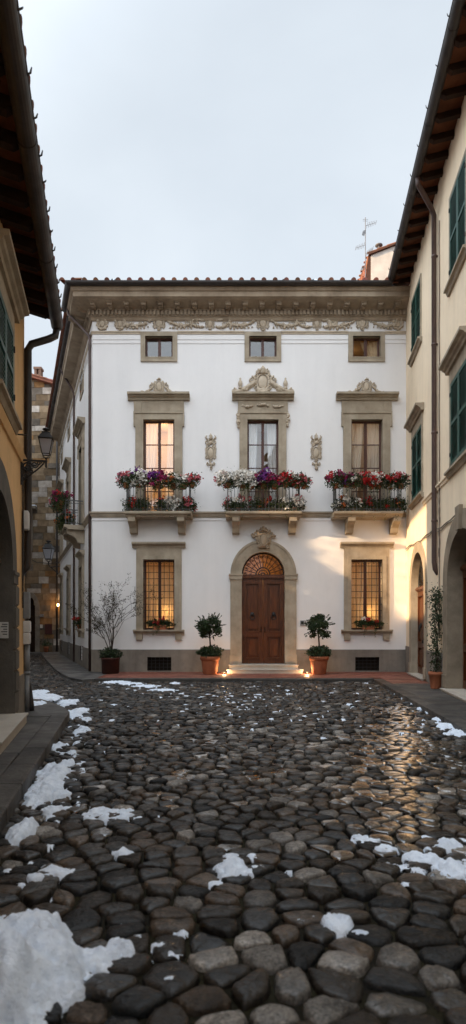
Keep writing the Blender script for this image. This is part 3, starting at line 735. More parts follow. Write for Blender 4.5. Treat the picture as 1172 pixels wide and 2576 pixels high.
# downpipes
def pipe(parent, pts, r, m=GUT, name='downpipe'):
    b = MB(); b.tube(pts, r, 8); return b.build(name, m, parent, True)
c0 = SW.p(.85, .72, 12.33); c1 = SW.p(.5, .3, 11.6); c2 = SW.p(.12, .08, 11.15); c3 = SW.p(.1, .075, 10.8); c4 = SW.p(.1, .075, .12)
pipe(pal, [c0, SW.p(.82, .68, 12.1), c1, c2, c3, c4], .045, PIPE)
c0 = SW.p(sw(24.9), .55, 12.3)
pipe(pal, [c0, SW.p(sw(24.9), .53, 12.1), SW.p(sw(24.9), .15, 11.5), SW.p(sw(24.9), .06, 11.3), SW.p(sw(24.9), .06, .12)], .045, PIPE)
# windows -------------------------------------------------------------
warm = (1, .60, .27)
for i, h in enumerate(ATT):
    b = MB(FA); frame_ring(b, h[0], h[1], h[2], h[3], .15, .001, .05); frame_ring(b, h[0], h[1], h[2], h[3], .04, .05, .062); reveal(b, h[0], h[1], h[2], h[3], .049, -.2)
    w = b.build('window', STONE, pal)
    casement(w, FA, h[0], h[1], h[2], h[3], 1, GLB if i < 2 else GLS, True, (CURA, [(h[0] + .3, h[1] + .1, h[1] - .3, h[1] + .1)]) if i == 2 else None, lamp=[(h[0] + .2, -1.5, h[3] - .1, 1.2, warm)] if i == 2 else None)
def first_window(fr, h, rich, ci, glm, curtains, lamps, lod=0):
    u0, u1, z0, z1 = h; c = (u0 + u1) / 2
    b = MB(fr); wj = .26
    b.box(u0 - wj, u0, .001, .07, z0, z1); b.box(u1, u1 + wj, .001, .07, z0, z1); b.box(u0 - wj, u1 + wj, .001, .07, z1, z1 + .24)
    b.box(u0 - .09, u0, .07, .085, z0, z1); b.box(u1, u1 + .09, .07, .085, z0, z1); b.box(u0 - .09, u1 + .09, .07, .085, z1, z1 + .09)
    ez = z1 - .22
    b.box(u0 - wj - .06, u0 - wj, .001, .07, ez, z1 + .26); b.box(u1 + wj, u1 + wj + .06, .001, .07, ez, z1 + .26)
    b.box(u0 - wj - .06, u1 + wj + .06, .07, .1, z1 + .20, z1 + .26)
    for e0, e1 in ((u0 - wj - .06, u0 - wj - .02), (u1 + wj + .02, u1 + wj + .06)): b.box(e0, e1, .07, .1, ez, z1 + .20)
    b.box(u0 - wj - .05, u1 + wj + .05, .001, .05, z1 + .26, z1 + .63)
    for e0, e1 in ((u0 - wj - .05, u0 - wj + .2), (u1 + wj - .2, u1 + wj + .05)): b.box(e0, e1, .05, .065, z1 + .28, z1 + .61)
    reveal(b, u0, u1, z0, z1, .069, -.2)
    w = b.build('window', STONE, pal)
    b = MB(fr); b.mould(cornice_prof(z1 + .63, .21, .27), u0 - wj - .24, u1 + wj + .24); b.build('cornice', STONE, w)
    if rich == 1:
        b = MB(fr); zt = z1 + .84
        cartouche(b, c, zt + .26, .34, .40)
        for sg in (-1, 1):
            scroll(b, c + sg * .26, zt + .28, .09, sg, 1.3, math.pi / 2, .028, .03); garland(b, c + sg * .2, zt + .22, c + sg * .52, zt + .06, .03, .055); scroll(b, c + sg * .56, zt + .06, .055, -sg, 1.4, 0, .024, .03)
            garland(b, c + sg * .1, zt + .04, c + sg * .5, zt + .03, 0, .04)
        b.build('carved_crest', STONEL, w, True)
    if rich == 2:
        b = MB(fr); zt = z1 + .84
        cartouche(b, c, zt + .40, .56, .62, True)
        b.prism([(c - .2, zt), (c + .2, zt), (c + .16, zt + .2), (c - .16, zt + .2)], .0, .05)
        for sg in (-1, 1):
            pts = [(c + sg * (.25 + .75 * t), .045, zt + .34 * (1 - t) ** 1.6 + .06) for t in [k / 10 for k in range(11)]]
            b.tube(pts, [.075 - .02 * k / 10 for k in range(11)], 6); scroll(b, c + sg * .95, zt + .11, .085, sg, 1.4, math.pi / 2, .035, .045)
            scroll(b, c + sg * .37, zt + .47, .11, sg, 1.4, math.pi / 2, .035, .05); garland(b, c + sg * .3, zt + .3, c + sg * .8, zt + .06, .02, .06)
            b.lathe([(.06, 0), (.07, .03), (.03, .07), (.055, .11), (.075, .17), (.055, .25), (.02, .30), (.035, .34), (.0, .38)], (c + sg * .74, .06, zt + .16), 10)
            scroll(b, c + sg * .17, zt + .74, .08, sg, 1.3, math.pi / 2, .03, .04)
        b.lathe([(.05, 0), (.09, .05), (.06, .1), (.1, .15), (.05, .22), (.02, .27)], (c, .05, zt + .66), 10); leafy(b, (c - .14, zt + .72), (c + .14, zt + .72), -.1, .06, 6)
        b.build('carved_crest', STONEL, w, True)
        b = MB(fr)
        for sg in (-1, 0, 1): b = MB(fr); leafy(b, (c + sg * .5 - .18, z1 + .45), (c + sg * .5 + .18, z1 + .45), .03 * (1 if sg else -1), .05, 8, .06); b.build('carved_frieze', STONEL, w, True)
        for sg in (-1, 1):
            b = MB(fr); leafy(b, (c + sg * .82, z1 + .22), (c + sg * .80, z1 - .26), 0, .06, 7, .05); scroll(b, c + sg * .83, z1 + .16, .07, sg, 1.3, math.pi / 2, .025, .07); b.build('carved_frieze', STONEL, w, True)
    if lod == 0: casement(w, fr, u0, u1, z0, z1, 4, glm, True, curtains, -.12, lamps)
    else:
        casement(w, fr, u0, u1, z0, z1, 4, GLS, True, None)
    return w
h = FST[0]; c = cx3[0]
first_window(FA, h, 1, 0, GLS, (CURT, [(h[0], h[0] + .42, h[0], h[0] + .2), (h[1] - .25, h[1], h[1] - .36, h[1])]), [(c + .05, -1.1, h[3] - .35, 26, (1, .60, .27)), (c + .2, -1.0, h[2] + 1.0, 12, (1, .58, .25))])
h = FST[1]; c = cx3[1]
first_window(FA, h, 2, 1, GLB, (CURTW, [(h[0], h[0] + .34, h[0], h[0] + .2), (h[1] - .36, h[1], h[1] - .2, h[1])]), [(c, -1.3, h[3] - .5, .6, (1, .75, .5))])
h = FST[2]; c = cx3[2]
first_window(FA, h, 1, 2, GLS, (CURT, [(h[0], c - .06, h[0], c - .34), (c + .03, h[1], c + .03, h[1])]), [(c - .4, -1.2, h[3] - .1, 3, warm), (c + .3, -.9, h[3] - .6, 1.0, warm)])
def ground_window(fr, h, lit):
    u0, u1, z0, z1 = h; b = MB(fr); wj = .235; c = (u0 + u1) / 2
    b.box(u0 - wj, u0, .001, .06, z0, z1); b.box(u1, u1 + wj, .001, .06, z0, z1); b.box(u0 - wj, u1 + wj, .001, .06, z1, z1 + .38)
    b.box(u0 - .13, u0, .06, .085, z0, z1); b.box(u1, u1 + .13, .06, .085, z0, z1); b.box(u0 - .13, u1 + .13, .06, .085, z1, z1 + .12)
    reveal(b, u0, u1, z0, z1, .084, -.24); w = b.build('window', STONE, pal)
    b = MB(fr); b.mould(cornice_prof(z1 + .38, .18, .2), u0 - wj - .13, u1 + wj + .13); b.build('cornice', STONE, w)
    b = MB(fr); b.mould([(.001, z0 - .13), (.1, z0 - .13), (.12, z0 - .06), (.19, z0 - .05), (.19, z0), (-.23, z0), (-.23, z0 - .13)], u0 - wj - .09, u1 + wj + .09); b.build('sill', STONE, w)
    for sg in (-1, 1):
        b = MB(fr); e = c + sg * .64; b.prism([(e - .1, z0 - .33), (e + .1, z0 - .33), (e + .11, z0 - .131), (e - .11, z0 - .131)], .001, .09); b.build('corbel', STONE, w)
    b = MB(fr); d = .0
    for k in range(1, 6): u = u0 + (u1 - u0) * k / 6; b.tube([(u, d, z0), (u, d, z1)], .0095, 5)
    for k in range(1, 11): z = z0 + (z1 - z0) * k / 11; b.tube([(u0, d + .012, z), (u1, d + .012, z)], .0095, 5)
    for k in range(6): u = u0 + (u1 - u0) * (k + .5) / 6; scroll(b, u, z1 - .1, .05, 1, 1.2, 0, .008, d)
    b.build('grille', IRON, w)
    casement(w, fr, u0, u1, z0, z1, 1, GLS, True, (CURA, [(u0, (u0 + u1) / 2 - .02, u0, (u0 + u1) / 2 - .06), ((u0 + u1) / 2 + .03, u1, (u0 + u1) / 2 + .06, u1)]) if lit else None, -.17, lit)
    return w
for h in GND:
    c = (h[0] + h[1]) / 2
    ground_window(FA, h, [(c + .2, -.55, h[2] + .60, 5.5, (1, .62, .27)), (c - .1, -1.4, h[3] - .5, 6, (1, .52, .17))])
# windows of the alley side
for k in range(3):
    if k == 0: pass
    first_window(SW, sFS[k], 0, 0, GLS, None, None, 1); ground_window(SW, sGD[k], None)
    h = sAT[k]; b = MB(SW); frame_ring(b, h[0], h[1], h[2], h[3], .13, .001, .04); reveal(b, h[0], h[1], h[2], h[3], .039, -.2); w = b.build('window', STONE, pal); casement(w, SW, h[0], h[1], h[2], h[3], 1, GLS)
# balconies -----------------------------------------------------------
def balcony(fr, u0, u1, cors, proj=.74, zt=5.24, bow=0.0):
    b = MB(fr); b.mould([(.001, zt - .17), (proj - .12, zt - .17), (proj - .1, zt - .11), (proj - .03, zt - .10), (proj, zt - .07), (proj, zt), (.001, zt)], u0, u1)
    s_ = b.build('balcony', STONE, pal); bv = s_.modifiers.new('bevel', 'BEVEL'); bv.width = .012; bv.segments = 1; bv.limit_method = 'ANGLE'
    for a in cors:
        b = MB(fr); hw = .115; z = zt - .172
        prof = [(.001, z), (.62, z), (.62, z - .12), (.56, z - .16), (.42, z - .2), (.3, z - .3), (.24, z - .44), (.001, z - .47)]
        P0 = [b.v(a - hw, d, zz) for d, zz in prof]; P1 = [b.v(a + hw, d, zz) for d, zz in prof]; n = len(prof); b.f(*P0); b.f(*reversed(P1))
        for k in range(n): b.f(P0[k], P1[k], P1[(k + 1) % n], P0[(k + 1) % n])
        b.build('corbel', STONE, s_)
    b = MB(fr); zr_ = zt + .88; e0, e1, pr = u0 + .06, u1 - .06, proj - .07
    if not bow:
        run = [(e0, .07), (e0, pr), (e1, pr), (e1, .07)]
    for zz, t in ((zr_, .02), (zr_ - .1, .011), (zt + .07, .013)): b.tube([(p[0], p[1], zz) for p in run], t, 6)
    n = int((e1 - e0) / .105)
    for k in range(n + 1):
        u = e0 + (e1 - e0) * k / n; b.tube([(u, pr, zt), (u, pr, zr_)], .0085 if k % 6 else .014, 5)
        if k < n: ring(b, u + (e1 - e0) / n * .5, zr_ - .05, .04, .04, .007, pr, 8)
    for k in range(1, 6):
        for e in (e0, e1): d = .07 + (pr - .07) * k / 6; b.tube([(e, d, zt), (e, d, zr_)], .0085, 5)
    b.build('railing', RAILM, s_)
    return s_
D18 = F / (YF - .74)
bx = lambda x: (x - CX) / D18
BAL = [(bx(313), bx(481), (fx(338), fx(458))), (bx(568), bx(759), (fx(593), fx(733))), (bx(841), bx(1016), (fx(876), fx(987)))]
for u0, u1, cs in BAL: balcony(FA, u0, u1, cs)
balcony(SW, SWF[0] - .95, SWF[0] + .95, (SWF[0] - .7, SWF[0] + .7))
# carved frieze panels and wall cartouches ------------------------------
zF = fz(815)
def frieze(us_, w_, kind):
    b = MB(FA); c = us_
    if kind == 0:
        cartouche(b, c, zF + .02, .40, .38)
        for sg in (-1, 1):
            garland(b, c + sg * .25, zF + .1, c + sg * w_ * .5, zF - .02, .11, .06); scroll(b, c + sg * w_ * .42, zF + .03, .11, sg, 1.6, 0, .024, .025); scroll(b, c + sg * w_ * .27, zF - .04, .08, -sg, 1.5, 1, .02, .025)
            leafy(b, (c + sg * w_ * .5, zF + .12), (c + sg * w_ * .46, zF - .15), 0, .06, 5); leafy(b, (c + sg * .3, zF - .12), (c + sg * w_ * .5, zF - .16), 0, .045, 7)
    elif kind == 1:
        cartouche(b, c, zF, .30, .34)
        for sg in (-1, 1):
            garland(b, c + sg * .18, zF - .1, c + sg * w_ * .5, zF + .08, .08, .055); scroll(b, c + sg * w_ * .36, zF + .0, .12, -sg, 1.7, 0, .024, .025); leafy(b, (c + sg * .2, zF + .1), (c + sg * w_ * .3, zF + .13), 0, .05, 4)
            scroll(b, c + sg * w_ * .46, zF + .08, .07, sg, 1.4, 0, .02, .025)
    else:
        cartouche(b, c, zF, .30, .34, False); ring(b, c, zF, .155, .175, .026, .03)
        for k in range(10): a = 2 * math.pi * k / 10; leafy(b, (c + .155 * math.cos(a), zF + .17 * math.sin(a)), (c + .17 * math.cos(a + .3), zF + .185 * math.sin(a + .3)), 0, .045, 2)
    b.build('carved_frieze', STONEL, pal, True)
for x in (400, 661, 911): frieze(fx(x), 2.25, 0)
for x in (528, 797): frieze(fx(x), 1.4, 1)
for x in (257, 1000): frieze(fx(x), .4, 2)
frieze(fx(302), .5, 2)
def wall_cart(c):
    b = MB(FA); z = fz(1140)
    cartouche(b, c, z, .36, .46, False)
    for sg in (-1, 1):
        scroll(b, c + sg * .12, z + .36, .085, sg, 1.4, math.pi / 2, .028, .03); scroll(b, c + sg * .1, z + .24, .06, -sg, 1.3, 0, .022, .03)
        b.tube([(c + sg * .09, .03, z + .42), (c + sg * .17, .03, z + .52), (c + sg * .13, .03, z + .58)], [.03, .026, .012], 5)
        scroll(b, c + sg * .09, z - .36, .05, -sg, 1.3, math.pi / 2, .02, .03)
    b.lathe([(.04, 0), (.075, .05), (.045, .1), (.06, .14), (.02, .2), (.0, .25)], (c, .03, z + .42), 8)
    leafy(b, (c, z - .3), (c, z - .54), 0, .055, 6); b.ell((c, .03, z + .34), (.07, .05, .07), 8, 5)
    b.build('cartouche', STONEL, pal, True)
wall_cart(fx(530)); wall_cart(fx(795))
# main door --------------------------------------------------------------
FAN = glass('amber_fanlight_glass', .04, (.78, .55, .24))
dw = doorway(pal, FA, DOOR[0], DOOR[1], DOOR[2], DOOR[3], DOOR[4], .375, .09, .22, fz(1359) - DOOR[3], fz(1455), gl=FAN, step=None)
for (a, bb, d0, d1, z0, zz) in ((fx(577), fx(746), -.2, .42, .1, .355), (fx(572), fx(754), .42, .80, .1, .23)):
    s_ = MB(FA); s_.box(a, bb, d0, d1, z0, zz - .03); s_.box(a - .02, bb + .02, d0, d1 + .025, zz - .03, zz); o = s_.build('step', MARB, dw); bv = o.modifiers.new('bevel', 'BEVEL'); bv.width = .008; bv.segments = 2
point_light(FA.p(fx(662), -.7, fz(1425)), 7, (1, .52, .16), .06, 'hall_lamp')
b = MB(FA); c = fx(662); z = fz(1352)
b.prism([(c - .15, z - .36), (c + .15, z - .36), (c + .20, z + .10), (c - .20, z + .10)], .08, .19); b.ell((c, .19, z - .10), (.12, .05, .18), 10, 7); ring(b, c, z - .10, .14, .2, .022, .2)
for sg in (-1, 1):
    scroll(b, c + sg * .24, z + .10, .10, sg, 1.4, math.pi / 2, .04, .15); scroll(b, c + sg * .14, z - .32, .06, -sg, 1.3, 0, .026, .19); leafy(b, (c + sg * .2, z + .05), (c + sg * .17, z - .25), 0, .055, 5, .15); leafy(b, (c + sg * .3, z + .02), (c + sg * .36, z + .05), 0, .06, 3, .1)
    scroll(b, c + sg * .1, z + .22, .07, sg, 1.3, math.pi / 2, .03, .15)
leafy(b, (c - .08, z + .16), (c + .08, z + .16), -.08, .07, 6, .15); b.ell((c, .15, z + .28), (.05, .05, .08), 8, 6)
b.build('keystone', CORN, dw, True)
# up-lights at both ends of the steps
for k, x in enumerate((565, 764)):
    p = FA.p(fx(x), .86, .1)
    t = thing('uplight', p, ['small glowing spotlight on the red paving left of the door steps', 'small glowing spotlight on the red paving right of the door steps'][k], 'spotlight', 'spotlights beside the door steps')
    b = MB(); b.lathe([(.045, 0), (.05, .01), (.05, .05), (.036, .056), (.036, .03), (.0, .03)], p, 12); b.build('housing', IRON, t, True)
    b = MB(); b.lathe([(.0, .045), (.034, .045), (.034, .047), (.0, .047)], p, 12); b.build('lens', emis('uplight_lens', (1, .62, .28), 3), t)
    point_light(p + Vector((.0, -.06, .11)), 11.0, (1, .60, .28), .03, 'uplight_lamp')
# intercom
t = thing('intercom', FA.p(fx(762), 0, fz(1574)), 'small dark intercom plate on the white wall right of the arched door', 'intercom')
b = MB(FA); b.box(fx(755), fx(770), .002, .03, fz(1574), fz(1561)); b.build('plate', GREYM, t)
b = MB(FA); b.box(fx(757), fx(763), .03, .034, fz(1570), fz(1563)); b.build('speaker_grille', IRON, t)
for z in (1564, 1568, 1571): b = MB(FA); b.box(fx(765), fx(768), .03, .036, fz(z) - .012, fz(z) + .012); b.build('button', PLAST, t)
# small house standing above the palazzo roof, with its flue
ph = thing('roof_house', (6.2, 24, 13.2), 'small pale house with tiled roof rising above the palazzo roof', 'house')
Z0 = 13.0; a = px(933, 700, 24); x0 = a.x; z_l = px(933, 642, 24).z; z_r = px(985, 622, 24).z; x1 = 9.0; sl = (z_r - z_l) / (px(985, 0, 24).x - x0)
b = MB(); zr2 = z_l + sl * (x1 - x0); b.prism([(x0, Z0), (x1, Z0), (x1, zr2), (x0, z_l)], 24, 28); b.build('wall', mat('weathered_plaster', (.55, .50, .44), (.38, .34, .30), .95, 1.5, .3, 30, .2), ph)
b = MB(); b.col = (.45, .5, .5); b.prism([(x0 - .10, z_l - .02), (x1, zr2), (x1, zr2 + .05), (x0 - .10, z_l + .04)], 23.9, 28.2)
for k in range(14): coppo(b, (x0 - .12, 23.95 + k * .31, z_l + .035), (x1, 23.95 + k * .31, zr2 + .05), .05)
b.col = (.35, .4, .4); b.prism([(x0 - .30, z_l - 1.7), (x0 - .0, z_l - 1.7), (x0 - .0, z_l - .02), (x0 - .08, z_l - .02)], 24.02, 28)
for k in range(11): coppo(b, (x0 - .31, 24.1 + k * .36, z_l - 1.65), (x0 - .09, 24.1 + k * .36, z_l - .03), .055)
b.build('roof', TILE, ph)
p = px(953, 632, 24.5); b = MB(); b.tube([(p.x, p.y, p.z - .4), (p.x, p.y, p.z + .2)], .05, 8); b.lathe([(.06, 0), (.16, .03), (.14, .07), (.0, .1)], (p.x, p.y, p.z + .2), 10); b.build('flue', STEEL, ph, True)
# antenna
p = px(919, 700, 23); t = thing('tv_antenna', (p.x, p.y, 13.6), 'thin tall antenna mast with slanting arms above the tiled roof', 'antenna')
b = MB(); zt = px(919, 547, 23).z; b.tube([(p.x, p.y, 13.4), (p.x, p.y, zt)], .016, 6); b.build('mast', STEEL, t)
for (y0, ex, ey) in ((568, 946, 560), (616, 895, 624), (640, 938, 625), (672, 908, 678), (586, 912, 586)):
    q0 = px(919, y0, 23); q1 = px(ex, ey, 23.0); b = MB(); b.tube([q0, q1], .007, 5); dv = q1 - q0; n = 6
    for k in range(1, n + 1):
        c = q0 + dv * k / n; l = .16 * (1 - .06 * k); b.tube([c + Vector((0, -l, .02)), c + Vector((0, l, -.02))], .006, 4)
    b.build('arm', STEEL, t)
for y0 in (552, 556): q0 = px(919, y0, 23); b = MB(); b.tube([q0 + Vector((-.1, 0, 0)), q0 + Vector((.1, 0, 0))], .007, 4); b.build('arm', STEEL, t)

# =================================================================== RIGHT BUILDING
RW = Frame((3.28, 0), (.1227, 1), (-1, .1227)); RKK = math.hypot(.1227, 1)
ru = lambda Y: Y * RKK
rb = thing('cream_house', (RWX(12) + .3, 12, .1), 'cream plastered house on the right with dark timber eaves and green shutters', 'building')
W_UP = [(ru(12.15), ru(13.50), 9.35, 11.25), (ru(17.0), ru(18.38), 9.86, 11.55), (ru(8.6), ru(9.9), 9.3, 11.2), (ru(4.8), ru(6.1), 9.3, 11.2)]
W_FI = [(ru(12.05), ru(13.43), 5.2, 7.05), (ru(16.82), ru(18.3), 5.45, 7.32), (ru(8.5), ru(9.9), 5.2, 7.05), (ru(4.7), ru(6.1), 5.2, 7.05)]
DN = (ru(11.3), ru(13.68), .17, 2.62, 1.02); DF = (ru(16.42), ru(18.42), .16, 2.72, 1.03)
b = MB(RW); wall_sheet(b, ru(-8), ru(YF) + .02, 0, 12.62, W_UP + W_FI + [DN, DF])
b.fr = WORLD; X0, X1 = RWX(-8), 14
b.quad((X0, -8, 0), (X1, -8, 0), (X1, -8, 12.6), (X0, -8, 12.6)); b.quad((X1, -8, 0), (X1, YF - .05, 0), (X1, YF - .05, 12.6), (X1, -8, 12.6))
b.build('wall', PLR, rb)
for a, c in ((ru(-8), DN[0] - .42), (DN[1] + .42, DF[0] - .3), (DF[1] + .3, ru(YF) - .04)): b = MB(RW); b.box(a, c, .001, .03, .0, .95); b.build('plinth', PLIN, rb)
b = MB(RW); b.mould([(.001, 4.95), (.03, 4.96), (.04, 5.02), (.07, 5.04), (.07, 5.08), (.001, 5.08)], ru(-8), ru(16.6)); b.build('string_course', PLR, rb)
for i, h in enumerate(W_UP): shutter_window(rb, RW, *h, surround=.07)
for i, h in enumerate(W_FI): shutter_window(rb, RW, *h, cornice=(h[3] + .30, .20, .24, .15), surround=.11)
b2 = doorway(rb, RW, *DN, .42, .05, .38, 1.42, 2.86, stonem=STONJ, fan='scroll', step=[(DN[0] - .1, DN[1] + .1, .16, .10, .168)], impost=False, wood=WOOD)
b2 = doorway(rb, RW, *DF, .30, .045, .24, 1.34, 2.66, stonem=STONE, fan='scroll', step=[(DF[0] - .1, DF[1] + .1, .12, .10, .158)], impost=False, wood=WOOD)
b = MB(RW); uc = (DN[0] + DN[1]) / 2
b.prism([(uc - .12, 3.62), (uc + .12, 3.62), (uc + .18, 4.12), (uc - .18, 4.12)], .04, .12); b.build('keystone', STONJ, rb)
# eaves: soffit, rafters, gutter, roof
def eaves(bld, fr, u0, u1, zw, ov, drop, rsp, gr, hooks, dark, zg):
    s_ = MB(fr); s_.quad((u0, -.3, zw + .12), (u1, -.3, zw + .12), (u1, ov, zw - drop + .12), (u0, ov, zw - drop + .12))
    s_.quad((u0, -.3, zw + .17), (u1, -.3, zw + .17), (u1, ov + .02, zw - drop + .17), (u0, ov + .02, zw - drop + .17)); s_.quad((u0, ov, zw - drop + .12), (u1, ov, zw - drop + .12), (u1, ov + .02, zw - drop + .17), (u0, ov + .02, zw - drop + .17))
    so = s_.build('eave_soffit', SOFF, bld)
    u = u0 + .1
    while u < u1 - .1:
        r = MB(fr); e = u; t = .055
        P = [(-.28, zw + .115 + .0), (ov - .06, zw - drop + .135), (ov - .06, zw - drop + .06), (ov - .14, zw - drop + .0), (-.28, zw - .02)]
        A_ = [r.v(e - t, d, z) for d, z in P]; B_ = [r.v(e + t, d, z) for d, z in P]; n = len(P); r.f(*A_); r.f(*reversed(B_))
        for k in range(n): r.f(A_[k], B_[k], B_[(k + 1) % n], A_[(k + 1) % n])
        r.build('rafter', RAFT, so); u += rsp
    g_ = MB(fr); gp_ = [(ov + .02 + gr * math.cos(a), zg + gr * math.sin(a)) for a in [math.pi * k / 10 for k in range(10, 21)]] + [(ov + .02 + gr * 1.12, zg + .012), (ov + .02 + gr * .9, zg + .015), (ov + .02, zg - gr * .7), (ov + .02 - gr * .9, zg + .01)]
    g_.mould(gp_, u0 - .02, u1); gu = g_.build('gutter', GUT, bld)
    q = u0
    while q < u1:   # joint collars
        j = MB(fr); j.mould([(d * 1.0 + (.006 if d > ov else -.006), z - .006) for d, z in gp_[:11]] + [(ov + .02, zg - gr * .5)], q, q + .035); j.build('collar', GUT, gu); q += 2.1
    for u in hooks:
        h = MB(fr); hh = R.uniform(.05, .1); h.tube([(u, ov + gr + .02, zg), (u, ov + gr + .05, zg + .02), (u + .02, ov + gr + .06, zg + hh)], [.012, .012, .006], 4); h.build('gutter_hook', GUT, gu)
    r = MB(fr); r.quad((u0, ov + .03, zw - drop + .19), (u1, ov + .03, zw - drop + .19), (u1, -5, zw + 1.9), (u0, -5, zw + 1.9)); r.fr = WORLD
    u = u0 + .1
    while u < u1:
        coppo(r, fr.p(u, ov + .06, zw - drop + .2), fr.p(u, -1.2, zw + .6), .075); u += .3
    r.build('roof', TILE, bld)
    return gu
hk = [ru(y) for y in (4, 5.5, 7, 8.2, 9.4, 10.6, 11.55, 12.5, 13.5, 14.4, 15.4, 16.4, 17.3, 18.2, 19.0)]
eaves(rb, RW, ru(-8), ru(YF) - .2, 12.5, .58, .14, .56, .105, hk, True, 12.52)
u = ru(14.87)
pipe(rb, [RW.p(u - .55, .58, 12.42), RW.p(u - .52, .57, 12.28), RW.p(u - .1, .18, 11.98), RW.p(u, .09, 11.85), RW.p(u, .085, 3.2), RW.p(u + .01, .06, 3.02), RW.p(u + .03, -.02, 2.9)], .062, PIPE)
for z in (4.2, 6.4, 8.6, 10.8): b = MB(RW); b.lathe([(.068, 0), (.072, .01), (.072, .04), (.068, .05)], (u, .085, z), 10); b.box(u - .012, u + .012, 0, .04, z, z + .05); b.build('pipe_clamp', PIPE, rb, True)
# cables along the wall
b = MB(RW)
pts = [(ru(y), .03 + .01 * math.sin(y * 3), 3.97 + .13 * (y - 12) / 7 + .025 * math.sin(y * 2.1) - .02 * math.sin(y * 5.3)) for y in np.linspace(9, 19.4, 34)]
b.tube(pts, .014, 5); b.tube([(p[0], p[1], p[2] - .05 - .02 * math.sin(p[0] * 4)) for p in pts], .009, 5)
tag(b.build('wall_cable', mat('pale_cable', (.2, .17, .14), (.12, .1, .08), .8)), 'twin sagging cables fixed along the cream wall above the doors', 'cable')
b = MB(RW); u = ru(14.55)
b.tube([(u + .02 * math.sin(z * 3), .03, z) for z in np.linspace(1.3, 11.5, 40)], .013, 5)
for z in np.linspace(3.4, 4.9, 7): ring(b, u - .02 + R.uniform(-.03, .03), z, .05, .12, .008, .035, 10)
tag(b.build('wall_conduit', mat('brown_cable', (.17, .12, .09), (.1, .07, .05), .8)), 'thin looped wiring running down the cream wall beside the brown downpipe', 'cable')

# =================================================================== LEFT BUILDING
LW = Frame((-1.387, 0), (-.214, 1), (1, .214)); LKK = math.hypot(.214, 1)
lu = lambda Y: Y * LKK
lb = thing('ochre_house', (LWX(8) - .3, 8, .15), 'ochre plastered house on the left with dark eaves and rusticated arched door', 'building')
LWIN = [(lu(7.45), lu(8.80), 4.72, 5.93), (lu(3.6), lu(4.9), 4.72, 5.93)]
LD = (lu(6.7), lu(8.86), .3, 2.40, .98)
b = MB(LW); wall_sheet(b, lu(-8), lu(10.2), 0, 7.0, LWIN + [LD]); b.fr = WORLD
b.quad((LWX(10.2), 10.2, 0), (-8.6, 10.2, 0), (-8.6, 10.2, 7.0), (LWX(10.2), 10.2, 7.0)); b.quad((-8.6, -8, 0), (-8.6, 10.2, 0), (-8.6, 10.2, 7), (-8.6, -8, 7)); b.quad((LWX(-8), -8, 0), (-8.6, -8, 0), (-8.6, -8, 7), (LWX(-8), -8, 7))
b.build('wall', PLL, lb)
for a, c in ((lu(9.28), lu(10.2)), (lu(-8), lu(6.2))): b = MB(LW); b.box(a, c, .001, .02, .1, .8); b.build('plinth', STOND, lb)
for h in LWIN: shutter_window(lb, LW, *h, cornice=(h[3] + .28, .2, .22, .18), surround=.1)
b = MB(LW); b.mould([(.001, 4.28), (.03, 4.28), (.05, 4.34), (.07, 4.4), (.001, 4.42)], lu(-8), lu(10.2)); b.build('string_course', PLL, lb)
doorway(lb, LW, *LD, .40, .016, .30, 1.4, 2.5, stonem=mat('dark_sandstone', (.135, .118, .098), (.085, .076, .066), .85, 2.4, .4, 35, .25), fan='scroll', impost=True, block=True, step=[(LD[0] - .05, LD[1] + .05, .2, .15, .298)])
hk = [lu(y) for y in (3.0, 4.0, 5.0, 5.6, 6.1, 6.6, 7.0, 7.5, 7.9, 8.3, 8.7, 9.1, 9.5, 9.9)]
eaves(lb, LW, lu(-8), lu(10.42), 7.02, .50, .16, .46, .10, hk, True, 6.9)
u = lu(10.12)
pipe(lb, [LW.p(u + .25, .52, 6.84), LW.p(u + .22, .50, 6.68), LW.p(u + .14, .40, 6.58), LW.p(u + .05, .12, 6.42), LW.p(u, .07, 6.3), LW.p(u, .07, 2.75), LW.p(u, .05, 2.6), LW.p(u, -.04, 2.5)], .062, GUT)
b = MB(LW); b.tube([(lu(9.2), .03, 4.56), (lu(9.2), .17, 4.56), (lu(9.2), .17, 4.5)], .012, 5); tag(b.build('iron_hook', IRON), 'small bent iron hook on the ochre wall beside the shutter', 'hook')
b = MB(LW); u = lu(9.82)
for off in (0, .05): b.tube([(u + off + .02 * math.sin(z * 4 + off * 60), .025, z) for z in np.linspace(1.9, 4.3, 26)], .013, 5)
tag(b.build('wall_wiring', IRON), 'dark wiring running down the ochre wall below the lantern bracket', 'cable')
# notice on the door jamb
np_ = thing('door_notice', LW.p(LD[1] + .02, -.15, 1.45), 'small framed paper notice on the grey jamb of the ochre house door', 'notice')
jb = Frame(LW.p(LD[1], 0, 0)[:2], tuple(-LW.n)[:2], tuple(-LW.u)[:2])
b = MB(jb); b.box(.05, .17, .003, .018, 1.42, 1.66); b.build('panel', PAPER, np_)
b = MB(jb)
for k, (a, c) in enumerate(((.06, .14), (.065, .155), (.065, .12), (.065, .15), (.065, .13))): b.box(a, c, .018, .0195, 1.62 - k * .037, 1.635 - k * .037)
b.build('lettering', INK, np_)
